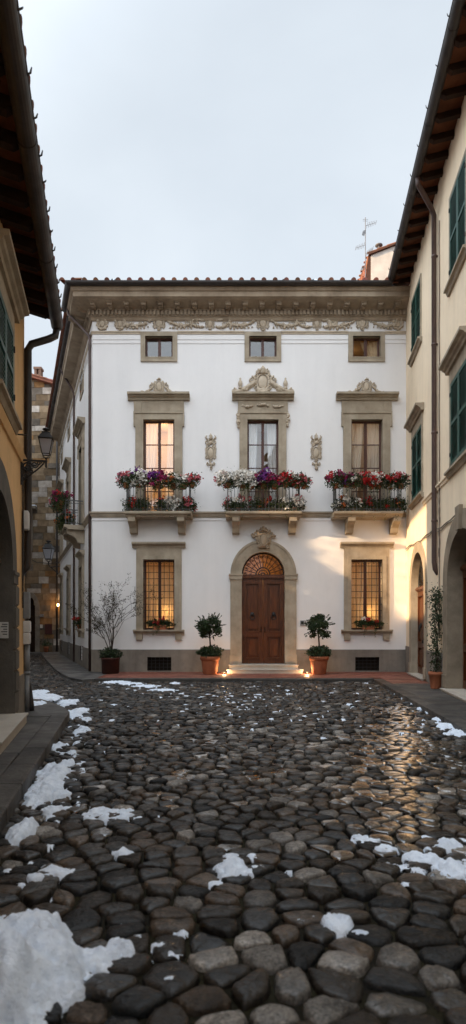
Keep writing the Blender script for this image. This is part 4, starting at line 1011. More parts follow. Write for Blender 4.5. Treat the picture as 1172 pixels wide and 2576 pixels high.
# boxes at the corner of the ochre house
bl = [('white box lamp high on the corner of the ochre house below the lantern', 1291, 1337, .10, PLAST, 'wall box'), ('long grey meter cabinet on the corner of the ochre house', 1490, 1556, .10, GREYM, 'meter box'),
      ('upper of two white utility boxes at the corner of the ochre house', 1562, 1591, .11, PLAST, 'utility box'), ('lower of two white utility boxes at the corner of the ochre house', 1592, 1620, .105, PLAST, 'utility box')]
for lab, y0, y1, w_, m_, cat in bl:
    Yb = 10.14; z0 = CAMZ + (HZ - y1) / F * Yb; zz = CAMZ + (HZ - y0) / F * Yb
    t = thing('utility_box', LW.p(lu(Yb), .02, z0), lab, cat, 'boxes on the corner of the ochre house')
    u = lu(Yb) - .05; off = .0 if y0 > 1400 else .12
    b = MB(LW); b.box(u - .09 - off, u + .09 - off, .004, w_, z0, zz); o = b.build('case', m_, t); bv = o.modifiers.new('bevel', 'BEVEL'); bv.width = .008; bv.segments = 2
    b = MB(LW); b.box(u - .075 - off, u + .075 - off, w_, w_ + .006, z0 + .02, zz - .02); b.build('cover', m_, t)
b = MB(LW); u = lu(10.13); b.tube([(u, .05, .8), (u, .05, 1.28)], .05, 8); b.tube([(u, .05, .15), (u, .05, .8)], .042, 8); b.lathe([(.055, 0), (.058, .03), (.055, .05)], (u, .05, .78), 8)
tag(b.build('standpipe', GREYM, None, True), 'grey standpipe at the foot of the ochre house corner', 'pipe')
b = MB(); p = LW.p(lu(10.22), .09, .15); b.tube([p, p + Vector((0.0, 0, .1)), p + Vector((-.02, .02, .4)), p + Vector((-.04, .02, .56))], [.075, .07, .045, .02], 8); tag(b.build('bollard', IRON, None, True), 'short black tapering guard post beside the grey standpipe', 'bollard')
# wall lantern
def lantern(root, fr, u, d, zb, s, arm, z_arm, m=IRON):
    b = MB(fr); h = .30 * s
    n = 4; P = lambda r, z: [(u + r * a, d + r * c, z) for a, c in ((-1, -1), (1, -1), (1, 1), (-1, 1))]
    lo, hi = P(.075 * s, zb), P(.135 * s, zb + h)
    for k in range(4): b.tube([lo[k], hi[k]], .010 * s, 5); b.tube([lo[k], lo[(k + 1) % 4]], .010 * s, 5); b.tube([hi[k], hi[(k + 1) % 4]], .015 * s, 5)
    b.taper(u, d, zb + h + .01, zb + h + .13 * s, .15 * s, .075 * s); b.taper(u, d, zb + h + .13 * s, zb + h + .15 * s, .08 * s, .08 * s)
    b.lathe([(.035 * s, 0), (.03 * s, .03 * s), (.07 * s, .05 * s), (.075 * s, .07 * s), (.04 * s, .09 * s), (.0, .11 * s)], (u, d, zb + h + .15 * s), 10)
    for k in range(4): b.tube([lo[k], (u + (lo[k][0] - u) * .8, d + (lo[k][1] - d) * .8, zb - .05 * s), (u, d, zb - .08 * s)], .008 * s, 5)
    b.lathe([(.01 * s, 0), (.03 * s, .03 * s), (.015 * s, .06 * s), (.035 * s, .1 * s)], (u, d, zb - .17 * s), 8)
    b.build('lantern_cage', m, root)
    g_ = MB(fr)
    for k in range(4):
        q = (k + 1) % 4; g_.f(*[g_.v(*x) for x in (lo[k], lo[q], hi[q], hi[k])])
    g_.build('lantern_glass', GLL, root)
    g_ = MB(fr); g_.lathe([(.02 * s, 0), (.035 * s, .05 * s), (.03 * s, .1 * s), (0, .13 * s)], (u, d, zb + .08 * s), 8); g_.build('bulb', PAPER, root, True)
p = LW.p(lu(9.75), 0, 4.1); lt = thing('wall_lantern', p, 'black iron lantern on a scrolled bracket on the ochre house corner', 'lantern')
u = lu(9.75); zA = CAMZ + (HZ - 1161) / F * 9.9
lantern(lt, LW, u, .40, zA + .10, .80, 0, zA)
b = MB(LW); b.box(u - .015, u + .015, 0.0, .42, zA - .03, zA); b.box(u - .02, u + .02, 0, .025, zA - .42, zA + .08); b.tube([(u, .40, zA), (u, .40, zA - .1), (u, .40, zA - .13)], [.014, .02, .006], 6)
b.tube([(u, .02 + .36 * math.sin(t_), zA - .02 - .34 * (1 - math.sin(t_)) ** .8 * 1.0) for t_ in [math.pi / 2 * k / 10 for k in range(11)]], .013, 5)
def sc2(cd, cz, r, sg, turns, st, t): 
    pts = []; n = int(14 * turns)
    for k in range(n + 1): a = st + sg * k / n * turns * 2 * math.pi; q = r * (1 - .8 * k / n); pts.append((u, cd + q * math.cos(a), cz + q * math.sin(a)))
    b.tube(pts, t, 5)
sc2(.11, zA - .13, .09, 1, 1.7, 0, .014); sc2(.22, zA - .08, .055, -1, 1.5, 0, .012); sc2(.08, zA - .27, .055, 1, 1.5, 2, .012); sc2(.29, zA - .055, .04, 1, 1.3, 0, .01); sc2(.035, zA - .15, .035, 1, 1.2, 0, .011); sc2(.17, zA - .19, .04, 1, 1.3, 1, .011)
b.build('bracket', IRON, lt)

# =================================================================== STONE HOUSE AT THE END OF THE ALLEY
YS = 34.6
sh = thing('stone_house', (-11, YS, .1), 'old house of mixed brown stone blocks closing the alley', 'building')
b = MB(); SX0, SX1 = -15.0, -9.55
def topz(x): return 15.95 - .30 * (x + 11.8)
dr = (px(66, 0, YS).x, px(89, 0, YS).x, .1, px(0, 1535, YS).z, .75)
z = .1; row = 0
while z < 16.6:
    hh = R.uniform(.24, .42); x = SX0 - R.uniform(0, .4)
    while x < SX1:
        ww = R.uniform(.35, .85); xe = min(x + ww, SX1); mx_ = (x + xe) / 2
        t_ = R.random()
        if t_ < .10: cc = (.27, .15, .065)
        elif t_ < .26: cc = (.42, .37, .32)
        elif t_ < .6: cc = (.20, .14, .085)
        elif t_ < .8: cc = (.15, .125, .10)
        else: cc = (.26, .19, .12)
        k = R.uniform(.75, 1.2); b.col = tuple(c * k for c in cc)
        zt_ = min(z + hh, topz(mx_))
        ca = (dr[0] + dr[1]) / 2; ra = (dr[1] - dr[0]) / 2 + .1
        ind = dr[0] - .1 < mx_ < dr[1] + .1 and z < dr[3] + .85 * math.sqrt(max(0, 1 - ((mx_ - ca) / ra) ** 2)) - .1
        if zt_ > z + .02 and not ind: b.box(x + .012, xe - .006, YS - R.uniform(-.02, .03), YS + .4, z + .01, zt_ - .004)
        x = xe
    z += hh
b.col = (.16, .125, .09); b.box(SX0, dr[0], YS + .03, YS + 6, 0, 15.4); b.box(dr[1], SX1 - .01, YS + .031, YS + 6.01, 0, 15.2); b.box(dr[0], dr[1], YS + .032, YS + 5.9, dr[3] + .8, 15.2)
b.build('wall', BLOCK, sh)
b = MB()
cu = (dr[0] + dr[1]) / 2; r0 = (dr[1] - dr[0]) / 2
FS = Frame((0, YS), (1, 0), (0, -1))
b.fr = FS; n = 11
for k in range(n):
    a0, a1 = math.pi * k / n + .01, math.pi * (k + 1) / n - .01; b.prism([(cu + r0 * math.cos(a0), dr[3] + .75 * math.sin(a0)), (cu + (r0 + .26) * math.cos(a0), dr[3] + 1.02 * math.sin(a0)), (cu + (r0 + .26) * math.cos(a1), dr[3] + 1.02 * math.sin(a1)), (cu + r0 * math.cos(a1), dr[3] + .75 * math.sin(a1))], -.25, .06)
for e0, e1 in ((dr[0] - .26, dr[0]), (dr[1], dr[1] + .26)):
    z = .1
    while z < dr[3] - .1: b.box(e0, e1, -.25, .06 + R.uniform(-.01, .01), z, min(z + .4, dr[3])); z += .41
ad = b.build('doorway', STOND, sh); b = MB(FS); b.box(dr[0], dr[1], -.5, -.45, .1, dr[3] + .9); b.build('door_leaf', RAFT, ad)
b = MB(); 
b.prism([(SX0, topz(SX0) + .02), (SX1 + .5, topz(SX1 + .5) + .02), (SX1 + .5, topz(SX1 + .5) + .16), (SX0, topz(SX0) + .16)], YS - .35, YS + 6)
for k in range(16): coppo(b, (SX1 + .5, YS - .3 + .33 * k, topz(SX1 + .5) + .16), (SX0, YS - .3 + .33 * k, topz(SX0) + .16), .09)
b.col = (.9, .9, .9); b.build('roof', TILE, sh)
q = px(97, 955, YS + 1.2); b = MB(); w_ = .17
for sx_ in (-1, 1):
    for sy_ in (-1, 1): b.box(q.x + sx_ * .13 - .07, q.x + sx_ * .13 + .07, q.y + sy_ * .13 - .07, q.y + sy_ * .13 + .07, q.z + .25, q.z + .55)
b.box(q.x - .2, q.x + .2, q.y - .2, q.y + .2, q.z - .9, q.z + .25); b.box(q.x - .24, q.x + .24, q.y - .24, q.y + .24, q.z + .55, q.z + .68); b.build('chimney', mat('old_brick', (.26, .15, .10), (.18, .11, .08), .9, 8, .4, 30), sh)
q0 = px(143, 985, YS - .08); q1 = px(143, 1640, YS - .08)
pipe(sh, [(q0.x, q0.y, q0.z), (q0.x, q0.y, .15)], .055, GUT)
b = MB(FS); x0 = px(72, 0, YS).x; x1 = px(88, 0, YS).x; z0 = px(0, 1282, YS).z; b.box(x0 - .9, x1 + .12, 0, .35, z0, z0 + .16); hd = b.build('window', STOND, sh); b = MB(FS); b.box(x0 - .9, x0 + .0, .02, .06, z0 - 2.4, z0); b.box(x0 + .0, x0 + .25, .02, .1, z0 - 2.4, z0); b.build('frame', STOND, hd)
b = MB(FS); b.box(x0 - .88, x1 + .1, .0, .33, z0 + .161, z0 + .22); tag(b.build('ledge_snow', SNOW, hd), kind='stuff')
def plate(name, lab, cat, x0, y0, x1, y1, m, th=.04):
    a, c = px(x0, y1, YS - .05), px(x1, y0, YS - .05); t = thing(name, a, lab, cat); b = MB(FS); b.box(a.x, c.x, .03, .03 + th, a.z, c.z); b.build('panel', m, t); b = MB(FS); frame_ring(b, a.x + .03, c.x - .03, a.z + .03, c.z - .03, .03, .03 + th, .045 + th); b.build('rim', m, t)
plate('notice_board', 'dark red board on the stone house wall near the alley end', 'board', 113, 1570, 131, 1595, mat('dark_red_board', (.06, .012, .01), (.04, .01, .008), .7))
plate('number_plate', 'small pale plate on the stone house beside its arched door', 'plate', 101, 1571, 107, 1580, PAPER)
plate('street_plate', 'small bluish plate above the pale plate on the stone house', 'plate', 101, 1545, 110, 1552, GREYM)
p = px(116, 1644, YS - .35); p.z = .1; t = thing('flower_pot', p, 'small orange flower pot at the foot of the stone house', 'plant pot')
b = MB(); b.lathe([(.10, 0), (.14, .26), (.155, .27), (.155, .31), (.12, .31), (.11, .28)], p, 12); b.build('pot', TERRA, t, True); b = MB()
for k in range(160): b.leaf(p + Vector((R.gauss(0, .14), R.gauss(0, .1), .38 + abs(R.gauss(0, .18)))), .1)
b.build('foliage', LEAFD, t)
# lantern of the alley
lz = px(122, 1395, 33.2); t = thing('wall_lantern', (lz.x, 33.2, lz.z), 'small dark lantern hanging on a bracket deep in the alley', 'lantern')
lantern(t, Frame((0, 33.2), (1, 0), (0, -1)), lz.x, 0, lz.z - .25, 1.9, 0, 0)
b = MB(); e = px(150, 1418, 33.4); b.tube([(lz.x, 33.2, lz.z - .6), (lz.x + .1, 33.25, lz.z - .7), (e.x, 33.4, lz.z - .62), (e.x + .3, 34.5, lz.z - .6)], .03, 6); b.tube([(lz.x + .1, 33.25, lz.z - .7), (lz.x + .45, 33.35, lz.z - 1.0), (e.x + .2, 34.2, lz.z - 1.5)], .025, 6); b.build('bracket', IRON, t)
b = MB(); a = px(60, 1398, 33.3); b.tube([(a.x, 33.3, a.z), ((a.x + lz.x) / 2, 33.3, lz.z - .42), (lz.x, 33.2, lz.z - .5), (e.x, 33.6, lz.z - .4)], .02, 5); tag(b.build('overhead_cable', IRON), 'dark cable strung across the alley at lantern height', 'cable')
lz = px(146, 1522, YS - .2); t = thing('bulkhead_lamp', lz, 'small lit amber lamp glowing at the dark end of the alley', 'lamp')
b = MB(); b.ell(lz, (.06, .06, .075), 10, 6); b.build('bulb', emis('amber_bulb', (1, .55, .16), 22), t, True); b = MB(); b.box(lz.x - .06, lz.x + .06, lz.y + .055, lz.y + .2, lz.z - .04, lz.z + .12); b.build('backplate', IRON, t)
point_light(lz + Vector((0, -.18, 0)), 9, (1, .5, .14), .06, 'alley_lamp')

# unseen house added to block the low sun; its slot shapes the sun patch
th = thing('sun_blocker_house', (-10, 5, 0), 'unseen tall white sun blocker added behind the left house, with a slot for the sun', 'building')
b = MB(); ya, yb, zl, zh = 10.45, 15.9, 5.72, 9.25
b.box(-11, -9, -14, ya, 0, 17); b.box(-11, -9, yb, 17.6, 0, 15.8); b.box(-11, -9, 17.601, 23.5, 0, 13.7); b.box(-11, -9, ya, yb, 0, zl); b.box(-11, -9, ya, yb, zh, 17); b.box(-22, -11, 23.51, 31, 0, 13.6); b.box(-22, -14.5, 31.01, 42, 0, 19)
b.build('wall', PLW, th)
b = MB(); b.box(-11.5, -8.6, -14.3, yb + .3, 17.0, 17.2); b.box(-11.5, -8.6, yb + .31, 17.9, 15.8, 15.95); b.build('roof', TILE, th)
b = MB()  # leaves added in the slot to make the sun patch ragged and dappled
for k in range(2200):
    t_ = R.random(); y = ya + 2.4 + (yb - ya - 2.4) * (1 - (1 - t_) ** 1.8 * .9); dep = (.15 + 1.5 * ((y - ya - 2.4) / (yb - ya - 2.4)) ** 1.3) * (1 + .35 * math.sin(y * 7))
    b.leaf((-9.1 + R.gauss(0, .1), y, zh - R.random() * dep), R.uniform(.1, .2))
for k in range(3000):
    y = R.uniform(14.5, yb); top = .12 + 1.55 * min(1, (y - 14.5) / 1.1) * (1 + .22 * math.sin(y * 9)); z_ = zl + top * (R.random() ** .75)
    b.leaf((-9.1 + R.gauss(0, .12), y, z_ + R.gauss(0, .05)), R.uniform(.1, .2))
for k in range(700): b.leaf((-9.1 + R.gauss(0, .1), R.uniform(14.2, yb) if k % 3 else R.uniform(13, yb), R.uniform(zl, zh)), R.uniform(.08, .2))
b.build('sun_slot_leaves', LEAFG, th)
# =================================================================== PLANTS
def leaf_cloud(mb, c, rad, n, size, dark=(.5, 1.4), shell=.55):
    c = Vector(c)
    for k in range(n):
        d = Vector((R.gauss(0, 1), R.gauss(0, 1), R.gauss(0, 1))).normalized(); q = shell + (1 - shell) * R.random() ** .6; q *= 1 + .16 * math.sin(d.x * 5 + c.x * 9) * math.sin(d.z * 6 + 2 + c.y) + R.gauss(0, .05)
        p = c + Vector((d.x * rad[0], d.y * rad[1], d.z * rad[2])) * q
        b_ = R.uniform(*dark); mb.col = (b_, b_, b_ * R.uniform(.8, 1.1)); mb.leaf(p, size * R.uniform(.7, 1.3), d, .9)
def topiary(x, yb_, lab):
    p = gp(x, yb_, .1); t = thing('potted_tree', p, lab, 'potted tree', 'clipped trees flanking the arched door')
    b = MB(); s_ = 1.0
    b.lathe([(.20, 0), (.215, .02), (.27, .42), (.275, .44), (.30, .445), (.31, .53), (.30, .56), (.255, .56), (.25, .5)], p, 24); b.build('pot', TERRA, t, True)
    b = MB(); b.lathe([(.0, .49), (.25, .5)], p, 14); b.build('soil', SOIL, t)
    b = MB(); leaf_cloud(b, p + Vector((0, 0, .68)), (.40, .36, .22), 1500, .075, (.4, 1.3), .3); b.build('skirt_foliage', LEAFD, t)
    b = MB(); b.tube([p + Vector((0, 0, .5)), p + Vector((.012, 0, .9)), p + Vector((-.008, .01, 1.2)), p + Vector((.0, 0, 1.55))], [.03, .026, .024, .014], 7)
    for k in range(14):
        a = R.uniform(0, 6.28); q = p + Vector((0, 0, R.uniform(1.1, 1.5))); e_ = q + Vector((math.cos(a) * .3, math.sin(a) * .3, R.uniform(.0, .28))); b.tube([q, q.lerp(e_, .5) + Vector((0, 0, .03)), e_], [.012, .008, .004], 4)
    b.build('trunk', BARK, t, True)
    b = MB()
    for k in range(26):
        a = Vector((R.gauss(0, 1), R.gauss(0, 1), R.gauss(0, 1))).normalized() * R.uniform(.2, 1.0) ** .5
        leaf_cloud(b, p + Vector((a.x * .36, a.y * .34, 1.48 + a.z * .33)), (.14, .14, .13), 75, .085, (.35, 1.5), .1)
    for k in range(26):
        a = Vector((R.gauss(0, 1), R.gauss(0, 1), R.gauss(.2, 1))).normalized(); b.tube([p + Vector((a.x * .3, a.y * .3, 1.48 + a.z * .3)), p + Vector((a.x * .5, a.y * .48, 1.48 + a.z * .46))], .004, 3)
        for j in range(6): q = R.uniform(.38, .52); b.leaf(p + Vector((a.x * q, a.y * q, 1.48 + a.z * q * .95)), .08, a, .9)
    b.build('crown', LEAFD, t)
    return t
topiary(528, 1696, 'round clipped tree in a terracotta pot left of the arched door')
topiary(802, 1696, 'round clipped tree in a terracotta pot right of the arched door')
# bare shrub at the palazzo corner
p = gp(278, 1697, .1); p.y = 18.95; p.x = (278 - CX) / F * 18.95
t = thing('bare_shrub', p, 'tall leafless wispy shrub in a dark planter at the palazzo corner', 'potted shrub')
b = MB(); b.lathe([(.25, 0), (.27, .02), (.285, .44), (.30, .45), (.30, .5), (.26, .5), (.25, .44)], p, 20); b.build('pot', RUST, t, True)
b = MB(); leaf_cloud(b, p + Vector((0, 0, .62)), (.38, .3, .2), 800, .08, (.3, 1.1), .2); b.build('skirt_foliage', LEAFD, t)
bb = MB(); lf = MB()
def grow(q, d, L_, r, lev):
    pts = [q]; n = 5
    for k in range(n):
        d = (d + Vector((R.gauss(0, .14), R.gauss(0, .05), R.gauss(.02, .10)))).normalized(); q = q + d * L_ / n
        if q.y > YF - .06: q.y = YF - .06
        pts.append(q)
    bb.tube(pts, [r * (1 - .55 * k / n) for k in range(n + 1)], 5 if lev < 2 else 3)
    if lev >= 2:
        for k in range(10 if lev == 3 else 1):
            s_ = pts[R.randrange(1, n + 1)]; b_ = R.uniform(.6, 1.5); lf.col = (b_, b_, b_); lf.leaf(s_ + Vector((R.gauss(0, .035), R.gauss(0, .03), R.gauss(0, .035))), R.uniform(.035, .06))
    if lev < 3:
        for k in range((4, 4, 3)[lev]):
            s_ = pts[R.randrange(2, n + 1)]; a = R.choice((-1, 1)) * R.uniform(.3, .85); nd = Vector((d.x * math.cos(a) + d.z * math.sin(a), d.y + R.gauss(0, .2), -d.x * math.sin(a) + d.z * math.cos(a)))
            nd.z = max(nd.z, -.05) + .15; grow(s_, nd.normalized(), L_ * R.uniform(.42, .68), r * .5, lev + 1)
for (dx, dz, L_) in ((-.16, 1, 1.1), (.04, 1, 1.35), (.32, 1, 1.15), (-.42, 1, 1.35), (.14, 1, 1.6)): grow(p + Vector((R.uniform(-.08, .08), R.uniform(-.03, .03), .45)), Vector((dx, .05, dz)).normalized(), L_, .019, 0)
bb.build('branches', BARK, t); lf.build('foliage', LEAFB, t)
# climber in a pot against the cream house
p = gp(1096, 1732, .1); t = thing('potted_climber', p, 'slim dark climber in a terracotta pot between the two right doorways', 'climbing plant')
b = MB(); b.lathe([(.115, 0), (.12, .02), (.155, .32), (.175, .33), (.175, .40), (.145, .40), (.14, .35)], p, 18); b.build('pot', TERRA, t, True)
b = MB(); wx = RWX(p.y + .1) - .06
stems = []
for k in range(5):
    pts = [p + Vector((R.uniform(-.05, .05), 0, .33))]
    for j in range(1, 15):
        z = .33 + j * R.uniform(.125, .145); pts.append(Vector((wx + R.gauss(-.05, .03) + (.02 * j / 15), p.y + .12 + R.gauss(0, .045) + .07 * math.sin(j * .8 + k), p.z + z)))
    b.tube(pts, .010, 4); stems.append(pts)
b.build('stems', BARK, t)
b = MB()
for pts in stems:
    for j, q in enumerate(pts[1:]):
        for k in range(int(R.uniform(4, 24))):
            b_ = R.uniform(.4, 1.3); b.col = (b_, b_, b_); v_ = q + Vector((R.gauss(-.03, .07), R.gauss(0, .085), R.gauss(0, .07))); v_.x = min(v_.x, RWX(v_.y) - .02); b.leaf(v_, R.uniform(.045, .08))
q = p + Vector((0, 0, 2.35))
for k in range(220): b.col = (.7, .7, .7); v_ = q + Vector((R.gauss(.05, .08), R.gauss(.1, .2), R.gauss(-.1, .12))); v_.x = min(v_.x, RWX(v_.y) - .02); b.leaf(v_, .06)
b.build('foliage', LEAFD, t)
# flower pots ---------------------------------------------------------------
def flowers(p, rad, cols, n_leaf0, n_bl0, lab, group, pot='round', leafm=None, trail=0, pm=TERRA, potr=.1, hang=False):
    n_leaf, n_bl = int(n_leaf0 * 2.3), int(n_bl0 * (1.9 if G1 == group else 1.25)); p = Vector(p); t = thing('flower_pot', p, lab, 'flower pot', group)
    b = MB(); H = potr * 1.55
    if pot == 'round': b.lathe([(potr * .68, 0), (potr * .72, .01), (potr * .95, H * .8), (potr * 1.06, H * .82), (potr * 1.08, H), (potr * .9, H), (potr * .88, H * .9)], p, 14)
    else: b.box(p.x - potr * 2, p.x + potr * 2, p.y - potr * .75, p.y + potr * .75, p.z, p.z + H * .85); b.box(p.x - potr * 2.1, p.x + potr * 2.1, p.y - potr * .85, p.y + potr * .85, p.z + H * .85, p.z + H)
    b.build('pot', pm, t, pot == 'round')
    c = p + Vector((0, 0, H + rad[2] * .55)); b = MB()
    leaf_cloud(b, c - Vector((0, .02, rad[2] * .22)), (rad[0] * 1.08, rad[1] * 1.1, rad[2] * 1.12), n_leaf, .066, (.3, 1.3), .12)
    for k in range(int(n_leaf * .10)): b_ = R.uniform(.4, 1.5); b.col = (b_, b_, b_ * .7); b.leaf(c + Vector((R.gauss(0, rad[0] * .5), R.gauss(-.04, rad[1] * .5), R.gauss(0, rad[2] * .5))), .06)
    for k in range(trail):
        a = p + Vector((R.uniform(-.5, .5) * rad[0], -potr * .9, H)); L_ = R.uniform(.15, .42)
        for j in range(16): w = j / 15; b_ = R.uniform(.6, 1.6); b.col = (b_ * 1.2, b_, b_ * .6); b.leaf(a + Vector((R.gauss(0, .025), -.06 * math.sin(w * 3) + R.gauss(0, .02), -L_ * w)), .055)
    b.build('foliage', leafm or LEAFG, t)
    tot = sum(w for _, w in cols)
    for cn, w in cols:
        b = MB(); m = int(n_bl * w / tot * (1.45 if cn == 'white' else .75 if cn == 'red' else 1)); ncl = max(2, int(m / 17)); cl = []
        for k in range(ncl):
            d = Vector((R.gauss(0, 1), R.gauss(-.55, .8), R.gauss(.35, .8))).normalized(); q = R.uniform(.72, 1.05); cl.append(c + Vector((d.x * rad[0], d.y * rad[1], d.z * rad[2])) * q)
        for k in range(m): b.bloom(cl[k % ncl] + Vector((R.gauss(0, .046), R.gauss(0, .03), R.gauss(0, .04))), R.uniform(.052, .08))
        b.build('blossoms', PET[cn], t)
    return t
ZR, ZB = 5.24 + .80, 5.245
dR, dB = YF - .80, YF - .52
def rail_p(x):
    for a_, c_ in ((313, 481), (568, 759), (841, 1016)):
        if a_ - 8 < x < c_ + 14: m_ = (a_ + c_) / 2; x = m_ + (x - m_) * .93
    return ((x - CX) / F * dR, dR, ZR - .02)
def slab_p(x): return ((x - CX) / F * dB, dB, ZB)
W, RD, MG, PU, PK, OR = 'white', 'red', 'magenta', 'purple', 'pink', 'orange'
G1 = 'flower pots on the balcony rails'; G2 = 'flower pots on the balcony floors'
big, med, sml = (.35, .22, .26), (.29, .20, .235), (.235, .17, .20)
rail = [
 (311, med, [(PK, 2), (MG, 2)], 260, 60, 'sparse pink and crimson flowers hanging off the left end of the left balcony rail'),
 (345, big, [(W, 5), (PU, 1)], 320, 210, 'white flowers with a few purple ones on the left balcony rail'),
 (396, big, [(MG, 3), (PU, 2)], 320, 210, 'magenta and purple flowers at the middle of the left balcony rail'),
 (440, med, [(OR, 1), (W, 1)], 420, 26, 'nearly flowerless olive green plant right of the middle of the left balcony rail'),
 (465, sml, [(W, 4), (PK, 1)], 220, 80, 'small clump of white flowers near the right end of the left balcony rail'),
 (490, sml, [(PK, 2), (RD, 1)], 220, 60, 'rosy red flowers at the right end of the left balcony rail'),
 (566, big, [(W, 5), (PK, 1)], 300, 220, 'creamy white flowers at the left end of the middle balcony rail'),
 (607, big, [(W, 1)], 280, 260, 'dense pure white flowers left of the middle of the central balcony rail'),
 (631, med, [(W, 1)], 220, 150, 'smaller white flowers beside the purple ones on the central balcony rail'),
 (662, big, [(PU, 4), (MG, 2)], 300, 240, 'purple flowers at the middle of the central balcony rail'),
 (692, sml, [(MG, 3), (RD, 1)], 220, 80, 'dark crimson flowers right of the purple ones on the central balcony rail'),
 (722, med, [(RD, 4), (PK, 1)], 320, 110, 'red flowers right of the middle of the central balcony rail'),
 (752, med, [(W, 3), (RD, 2)], 260, 110, 'mixed white and red flowers towards the right of the central balcony rail'),
 (771, sml, [(PK, 3), (RD, 2)], 220, 60, 'pink and red flowers at the right end of the central balcony rail'),
 (838, big, [(RD, 3), (MG, 3)], 320, 140, 'red and crimson flowers at the left end of the right balcony rail'),
 (866, sml, [(MG, 2), (PU, 2)], 240, 80, 'small purple flowers second from the left on the right balcony rail'),
 (888, med, [(W, 2), (PK, 1)], 380, 50, 'leafy plant with a few pale flowers on the right balcony rail'),
 (934, big, [(RD, 1)], 280, 260, 'big bunch of bright red flowers at the middle of the right balcony rail'),
 (952, med, [(W, 1)], 260, 130, 'white flowers behind the big red bunch on the right balcony rail'),
 (986, med, [(RD, 3), (W, 1)], 340, 90, 'red flowers with some white right of the middle of the right balcony rail'),
 (1014, med, [(RD, 3), (PK, 1)], 320, 70, 'loose red flowers at the right end of the right balcony rail beside the green shutter')]
for i, (x, rad, cols, nl, nb, lab) in enumerate(rail):
    q = rail_p(x); off = R.uniform(-.03, .04)
    flowers((q[0], q[1] - .03, q[2] - .10 + off), rad, cols, nl, nb, lab, G1, potr=.095 if rad[0] > .16 else .08, trail=3)
    if 'behind' in lab: bpy.data.objects[-1] if False else None
floor_ = [
 (331, med, [(RD, 2)], 380, 30, 'dark leafy plant with few red flowers at the left of the left balcony floor'),
 (360, med, [(OR, 2)], 380, 22, 'leafy plant with tiny orange flowers second on the left balcony floor'),
 (405, sml, [(RD, 1)], 300, 36, 'red flowers at the middle of the left balcony floor'),
 (434, med, [(W, 1)], 220, 200, 'tall white flowers spilling over the edge of the left balcony floor'),
 (450, sml, [(RD, 1)], 200, 44, 'low red flowers right of the white ones on the left balcony floor'),
 (473, med, [(RD, 1), (PK, 2)], 300, 70, 'red and pink flowers at the right of the left balcony floor'),
 (578, sml, [(PK, 1)], 320, 20, 'leafy plant with few pink flowers at the left of the central balcony floor'),
 (600, med, [(W, 3), (PK, 1), (RD, 1)], 280, 120, 'white, pink and red flowers left of the middle of the central balcony floor'),
 (638, sml, [(RD, 1)], 260, 24, 'trailing green plant in a grey pot on the central balcony floor'),
 (660, sml, [(OR, 1)], 320, 16, 'plain green plant at the middle of the central balcony floor'),
 (684, sml, [(PK, 2), (RD, 2)], 240, 60, 'pink and red flowers in a pinkish pot on the central balcony floor'),
 (712, sml, [(W, 1)], 320, 20, 'leafy plant with few white flowers right of the middle of the central balcony floor'),
 (741, big, [(W, 4), (PK, 1)], 300, 190, 'large creamy white flowers at the right of the central balcony floor'),
 (858, med, [(W, 3), (OR, 1)], 320, 130, 'creamy white flowers at the left of the right balcony floor'),
 (889, med, [(W, 1), (PK, 1)], 260, 90, 'white and pink flowers left of the middle of the right balcony floor'),
 (912, sml, [(OR, 1)], 340, 12, 'trailing green plant at the middle of the right balcony floor'),
 (940, med, [(RD, 1)], 340, 60, 'red flowers right of the middle of the right balcony floor'),
 (974, med, [(RD, 1)], 380, 70, 'leafy red flowers towards the right of the right balcony floor'),
 (1003, med, [(OR, 1)], 420, 12, 'plain leafy green plant at the right end of the right balcony floor')]
for x, rad, cols, nl, nb, lab in floor_:
    q = slab_p(x); flowers(q, rad, cols, nl, nb, lab, G2, pm=(GREYM if 'grey pot' in lab else mat('pink_pot', (.4, .17, .14)) if 'pinkish' in lab else TERRA), potr=.085, trail=6 if ('trailing' in lab or 'spilling' in lab) else 2)
side = [(-.75, big, [(MG, 3), (RD, 1)], 'crimson flowers at the near end of the alley balcony rail'), (-.1, big, [(MG, 2), (RD, 2)], 'crimson and red flowers at the middle of the alley balcony rail'), (.6, big, [(RD, 3), (PK, 1)], 'red flowers at the far end of the alley balcony rail')]
for du, rad, cols, lab in side:
    q = SW.p(SWF[0] + du, .80, ZR - .08); flowers(q, rad, cols, 360, 120, lab, 'flower pots on the alley balcony', trail=8)
for du, lab in ((-.5, 'trailing leafy plant with red flowers at the near end of the alley balcony floor'), (.4, 'trailing leafy plant with red flowers at the far end of the alley balcony floor')):
    q = SW.p(SWF[0] + du, .62, ZB); flowers(q, big, [(RD, 1), (OR, 1)], 420, 40, lab, 'flower pots on the alley balcony', trail=14)
for h, lab, cols in ((GND[0], 'terracotta window box with sparse red flowers on the left ground floor sill', [(RD, 1)]), (GND[1], 'terracotta window box with red and white flowers on the right ground floor sill', [(RD, 2), (W, 1)])):
    c = (h[0] + h[1]) / 2; flowers((c + .04, YF - .11, h[2]), (.44, .10, .13), cols, 620, 50 if len(cols) == 1 else 80, lab, 'window boxes on the ground floor', 'box', LEAFD, 4, TERRA, .1)
q = SW.p(SWF[0], .1, sGD[0][2]); flowers(q, sml, [(RD, 1)], 260, 40, 'small pot of red flowers on the alley window sill', 'window boxes on the ground floor')

